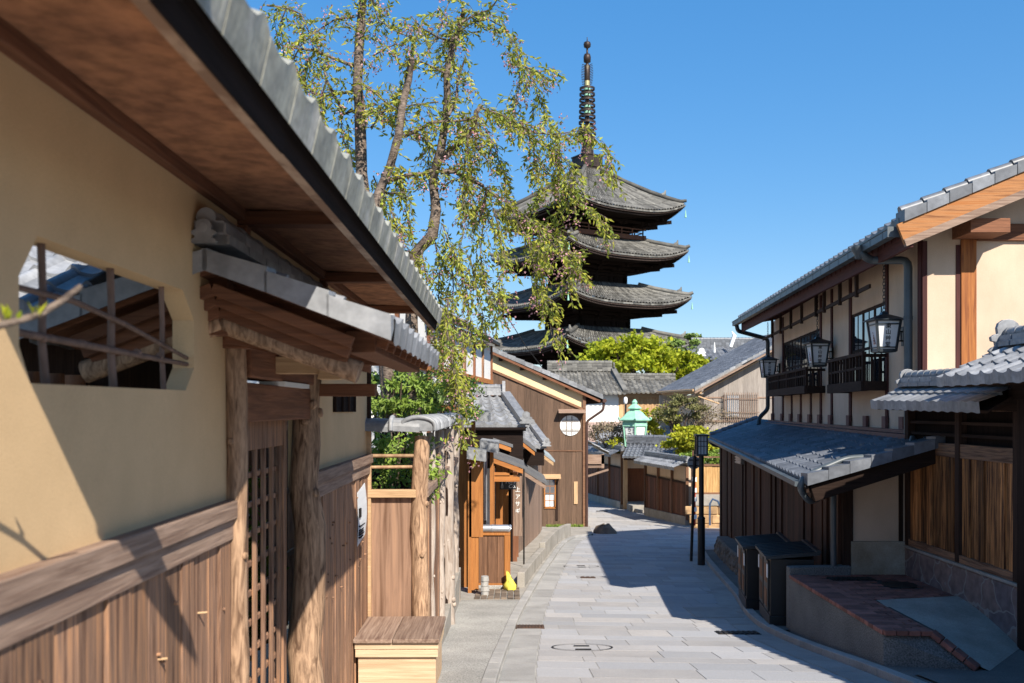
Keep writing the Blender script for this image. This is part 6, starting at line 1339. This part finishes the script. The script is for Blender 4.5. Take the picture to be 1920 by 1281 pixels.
# garden behind the log fence
tree('pine_tree', 'fresh green garden pine directly behind the log fence coping', 'tree', (-1.75,14.2,-3), at(745,745,14.2), (.75,.9,.42), 6500, .035, NEEDLE, 30, .22, tips=10, r0=.05)
tree('shrub', 'leafy camellia-like shrub behind the far end of the log fence', 'shrub', (-1.15,15.4,-3), at(845,742,15.4), (.55,.8,.45), 2200, .075, LEAFG, 26, .3, leafy=True, tips=8, r0=.04)
tree('shrub', 'bright green broadleaf shrub below the gate roof corner', 'shrub', (-1.55,12.0,-3), at(745,748,12.0), (.5,.6,.32), 1500, .075, LEAFG, 22, .32, leafy=True, tips=8, r0=.04)
tree('shrub', 'sunlit green leaves seen through the bamboo rails of the fence end', 'shrub', (-1.2,10.3,-3), (-1.18,10.3,-.60), (.42,.5,.42), 1300, .07, LEAFG, 24, .35, leafy=True, tips=8, r0=.03)
tree('shrub', 'dark shrub in the garden behind the lattice gate', 'shrub', (-2.1,6.4,-3), (-2.12,6.5,-1.1), (.28,1.3,.9), 2000, .08, LEAFG, 40, .3, leafy=True, tips=8, r0=.04)
gs = MB()
for k in range(30): y = 4.4+k*.26; gs.tube([(-2.55,y,-2.4),(-2.55,y+.01,.2)], .06, 8)
for z in (-.2,-.9,-1.6): gs.beam((-2.48,4.2,z),(-2.48,12.2,z),.03,.06)
tag(gs.build('bamboo_screen', mat('old_bamboo', (.30,.15,.08), (.17,.085,.05), .6, 3, (8,8,2), .3, .1)), 'brown bamboo screen in the garden behind the lattice gate', 'screen')
b = MB(); b.bx((-2.6,12.6,-3),(-.86,12.75,-.55)); tag(b.build('garden_wall', DARKW['X'], bevel=.02), 'dark garden wall in shade behind the sunlit leaves of the fence end', 'wall')
# grass tuft at the foot of the gabled house
b = MB()
for i in range(400): x = R.uniform(1.2,2.5); p = V((x,32.85+R.uniform(-.1,.08),G(33)+.05)); leaf(b, p, V((R.uniform(-.5,.5),R.uniform(-.5,.2),1)), R.uniform(.06,.14), .02)
tag(b.build('grass', LEAFG, norm=False), None, None, kind='stuff')

# weeping cherry ----------------------------------------------------------
ct = thing('cherry_tree', 'weeping cherry with budding green leaves and fading pink blossom behind the left eave', 'tree', (-1.45,12.3,-2.9))
YB = 12.0
def pl(pts, dy=0.0):
    out = []; y = YB+dy
    for i, q in enumerate(pts): out.append(at(q[0], q[1], q[2] if len(q) > 2 else y+.12*math.sin(i*1.7+q[0]*.02)))
    return out
TRK = [([(782,1150),(778,800),(772,600),(777,476),(811,442),(818,393),(811,337),(818,311),(826,285),(833,240),(839,187),(837,142),(848,86),(863,41),(871,19)], .085,.032, .2),
       ([(740,900),(712,560),(690,420),(678,326),(676,262),(674,195),(670,161),(674,75),(680,0),(686,-70),(690,-140)], .085,.05, .5),
       ([(735,800),(712,520),(700,420),(710,363),(732,311),(747,255),(755,195),(766,150),(772,109)], .07,.04, -.3)]
BRN = [([(828,322),(852,322),(880,335),(905,348),(912,360),(897,423)], .036,.012,.1),([(832,296),(860,270),(890,240),(893,210),(903,200)], .042,.030,.3),([(890,240),(893,277),(905,290),(916,302)], .022,.012,.3),
 ([(759,255),(792,240),(811,229),(860,227),(890,222)], .025,.012,0),([(729,341),(762,328),(796,326),(811,320)], .02,.022,-.1),([(841,217),(856,187),(858,150),(872,110)], .024,.012,.1),([(721,363),(759,362)], .018,.012,0),
 ([(663,124),(624,109),(590,94),(560,92),(530,85)], .026,.010,.5),([(661,206),(646,214),(631,187),(612,150),(606,120)], .028,.012,.6),([(661,172),(612,180),(586,174),(560,160)], .018,.008,.5),([(680,157),(710,180),(744,210),(757,255)], .016,.012,.2),
 ([(500,10),(537,15),(564,26),(579,60),(584,80)], .014,.007,.7),([(665,32),(627,37),(586,64),(560,90)], .013,.007,.5),([(695,-10),(700,7),(710,37),(736,56),(770,70)], .012,.006,.4),([(699,105),(725,90),(744,82)], .012,.007,.3),
 ([(822,191),(762,199),(725,208),(687,217)], .012,.008,0),([(695,240),(725,202),(751,174),(766,168)], .014,.012,.1),([(865,42),(890,28),(920,18),(935,-5)], .016,.008,.1),([(852,80),(820,70),(790,52),(770,30)], .016,.006,.2),([(840,140),(800,120),(775,112)], .014,.010,.2),
 ([(678,40),(690,-30),(720,-60)], .015,.008,.4),([(815,80),(830,40),(845,-10)], .010,.005,.1)]
STR = [[(855,65),(885,42),(915,36),(945,52),(968,85),(985,120),(1000,150),(1010,185),(1022,215),(1035,245)],[(903,203),(940,215),(970,232),(1005,250),(1040,252),(1085,245),(1108,250),(1125,272),(1140,300),(1155,335)],
 [(905,205),(950,222),(1000,262),(1040,285),(1062,305),(1074,335),(1070,372),(1050,405)],[(1000,285),(1025,322),(1060,352),(1095,390),(1120,415),(1146,446)],[(905,350),(945,378),(985,405),(1020,425),(1045,440),(1065,475),(1090,525)],
 [(960,395),(985,440),(1005,480),(1018,520),(1028,570),(1036,645)],[(985,405),(1020,440),(1050,470),(1085,480)],[(925,390),(938,440),(945,500),(938,560),(932,600)],[(912,362),(905,430),(900,480),(912,540),(920,575)],
 [(880,230),(872,300),(868,360),(872,420),(860,470)],[(895,215),(925,270),(945,330),(955,390),(950,430)],[(968,85),(975,150),(968,200),(960,240)],[(985,125),(1003,133),(1040,134)],
 [(1000,262),(1002,310),(1010,345),(1005,385)],[(1040,252),(1045,290),(1040,330),(1046,360)],[(860,227),(880,290),(885,350),(880,410)],[(800,240),(805,290),(800,330)],
 [(830,420),(845,470),(850,540),(845,600),(850,660),(842,720)],[(850,470),(870,520),(880,580),(872,640),(862,690),(868,740)],[(812,440),(825,500),(822,560),(830,620),(820,680)],[(880,480),(895,540),(905,590),(900,630)],[(790,470),(800,530),(806,600),(818,660)],[(840,560),(838,620),(850,690),(860,770),(872,830)],
 [(720,360),(735,400),(748,440),(760,470)],[(700,330),(720,380),(728,420)],[(740,310),(760,370),(770,430)],[(1020,425),(1012,470),(1000,520),(1012,560)],[(1062,480),(1070,510),(1062,540)],[(880,25),(860,50),(840,90),(835,120)],[(790,52),(775,85),(765,120)],[(560,92),(545,120),(548,150)],[(590,94),(575,130),(570,170)],[(612,150),(600,190),(610,235)],[(586,174),(600,215),(620,260)],[(640,214),(640,250),(655,290)],[(537,15),(525,45),(530,75)]]
bt_ = MB(); src = []
for pts, r0, r1, dy in TRK:
    q = pl(pts, dy); n = len(q); bt_.tube(q, [lerp(r0, r1, i/(n-1))*R.uniform(.93,1.1) for i in range(n)], 12, .5, wob=.07)
    for i in range(4, n-1): src.append((q[i], q[i+1], .5))
bt_.build('trunk', BARK, ct)
bb_ = MB()
for pts, r0, r1, dy in BRN:
    q = pl(pts, dy); n = len(q); bb_.tube(q, [lerp(r0, r1, i/(n-1))*R.uniform(.9,1.12) for i in range(n)], 8, .5, wob=.08)
    for i in range(n-1): src.append((q[i], q[i+1], 1.5))
sb = []
for k, pts in enumerate(STR):
    q = pl(pts, R.uniform(-.7,.9)); n = len(q)
    bb_.tube(q, [lerp(.011, .003, i/(n-1)) for i in range(n)], 5, .5); sb.append(q)
    for i in range(n-1): src.append((q[i], q[i+1], 1.7))
lv = MB(); bl = MB()
def sprig(p, d, L):
    m = max(3, int(L/.045)); pts = [p]; dd = d.normalized()
    for i in range(m):
        dd = (dd+V((R.gauss(0,.12),R.gauss(0,.12),-.10+R.gauss(0,.1)))).normalized(); pts.append(pts[-1]+dd*L/m)
        for _ in range(R.choice([1,1,2,2])): leaf(lv, pts[-1], dd*.6+V((R.gauss(0,.6),R.gauss(0,.6),R.gauss(-.25,.5))), R.uniform(.055,.108), R.uniform(.024,.039), rv=min(1,max(0,R.gauss(.5,.25))))
    if len(pts) > 2: bb_.tube(pts[::2] if len(pts) > 4 else pts, .0028, 4, .5, cap=False)
    if R.random() < .22:
        c = pts[-1]
        for _ in range(R.randrange(6,16)): leaf(bl, c+V((R.gauss(0,.045),R.gauss(0,.045),R.gauss(-.03,.05))), V((R.gauss(0,1),R.gauss(0,1),R.gauss(-.6,.6))), R.uniform(.025,.045), .026)
tot = [(b_-a_).length*w for a_, b_, w in src]; S_ = sum(tot)
for (a_, b_, w), L in zip(src, tot):
    k = L/S_*2250; k = int(k)+(R.random() < k-int(k))
    for _ in range(k):
        p = lerp(a_, b_, R.random()); d0 = (b_-a_).normalized() if w > 1.5 else V((R.gauss(0,1),R.gauss(0,1),R.gauss(.2,.6)))
        sprig(p+V((R.gauss(0,.03),R.gauss(0,.10),0)), d0+V((R.gauss(0,.6),R.gauss(0,.7),R.gauss(-.1,.4))), R.uniform(.12,.36))
lv.build('leaves', LEAF, ct, norm=False); bl.build('blossom', PINK, ct, norm=False); bb_.build('branches', BARKD if False else BARK, ct)
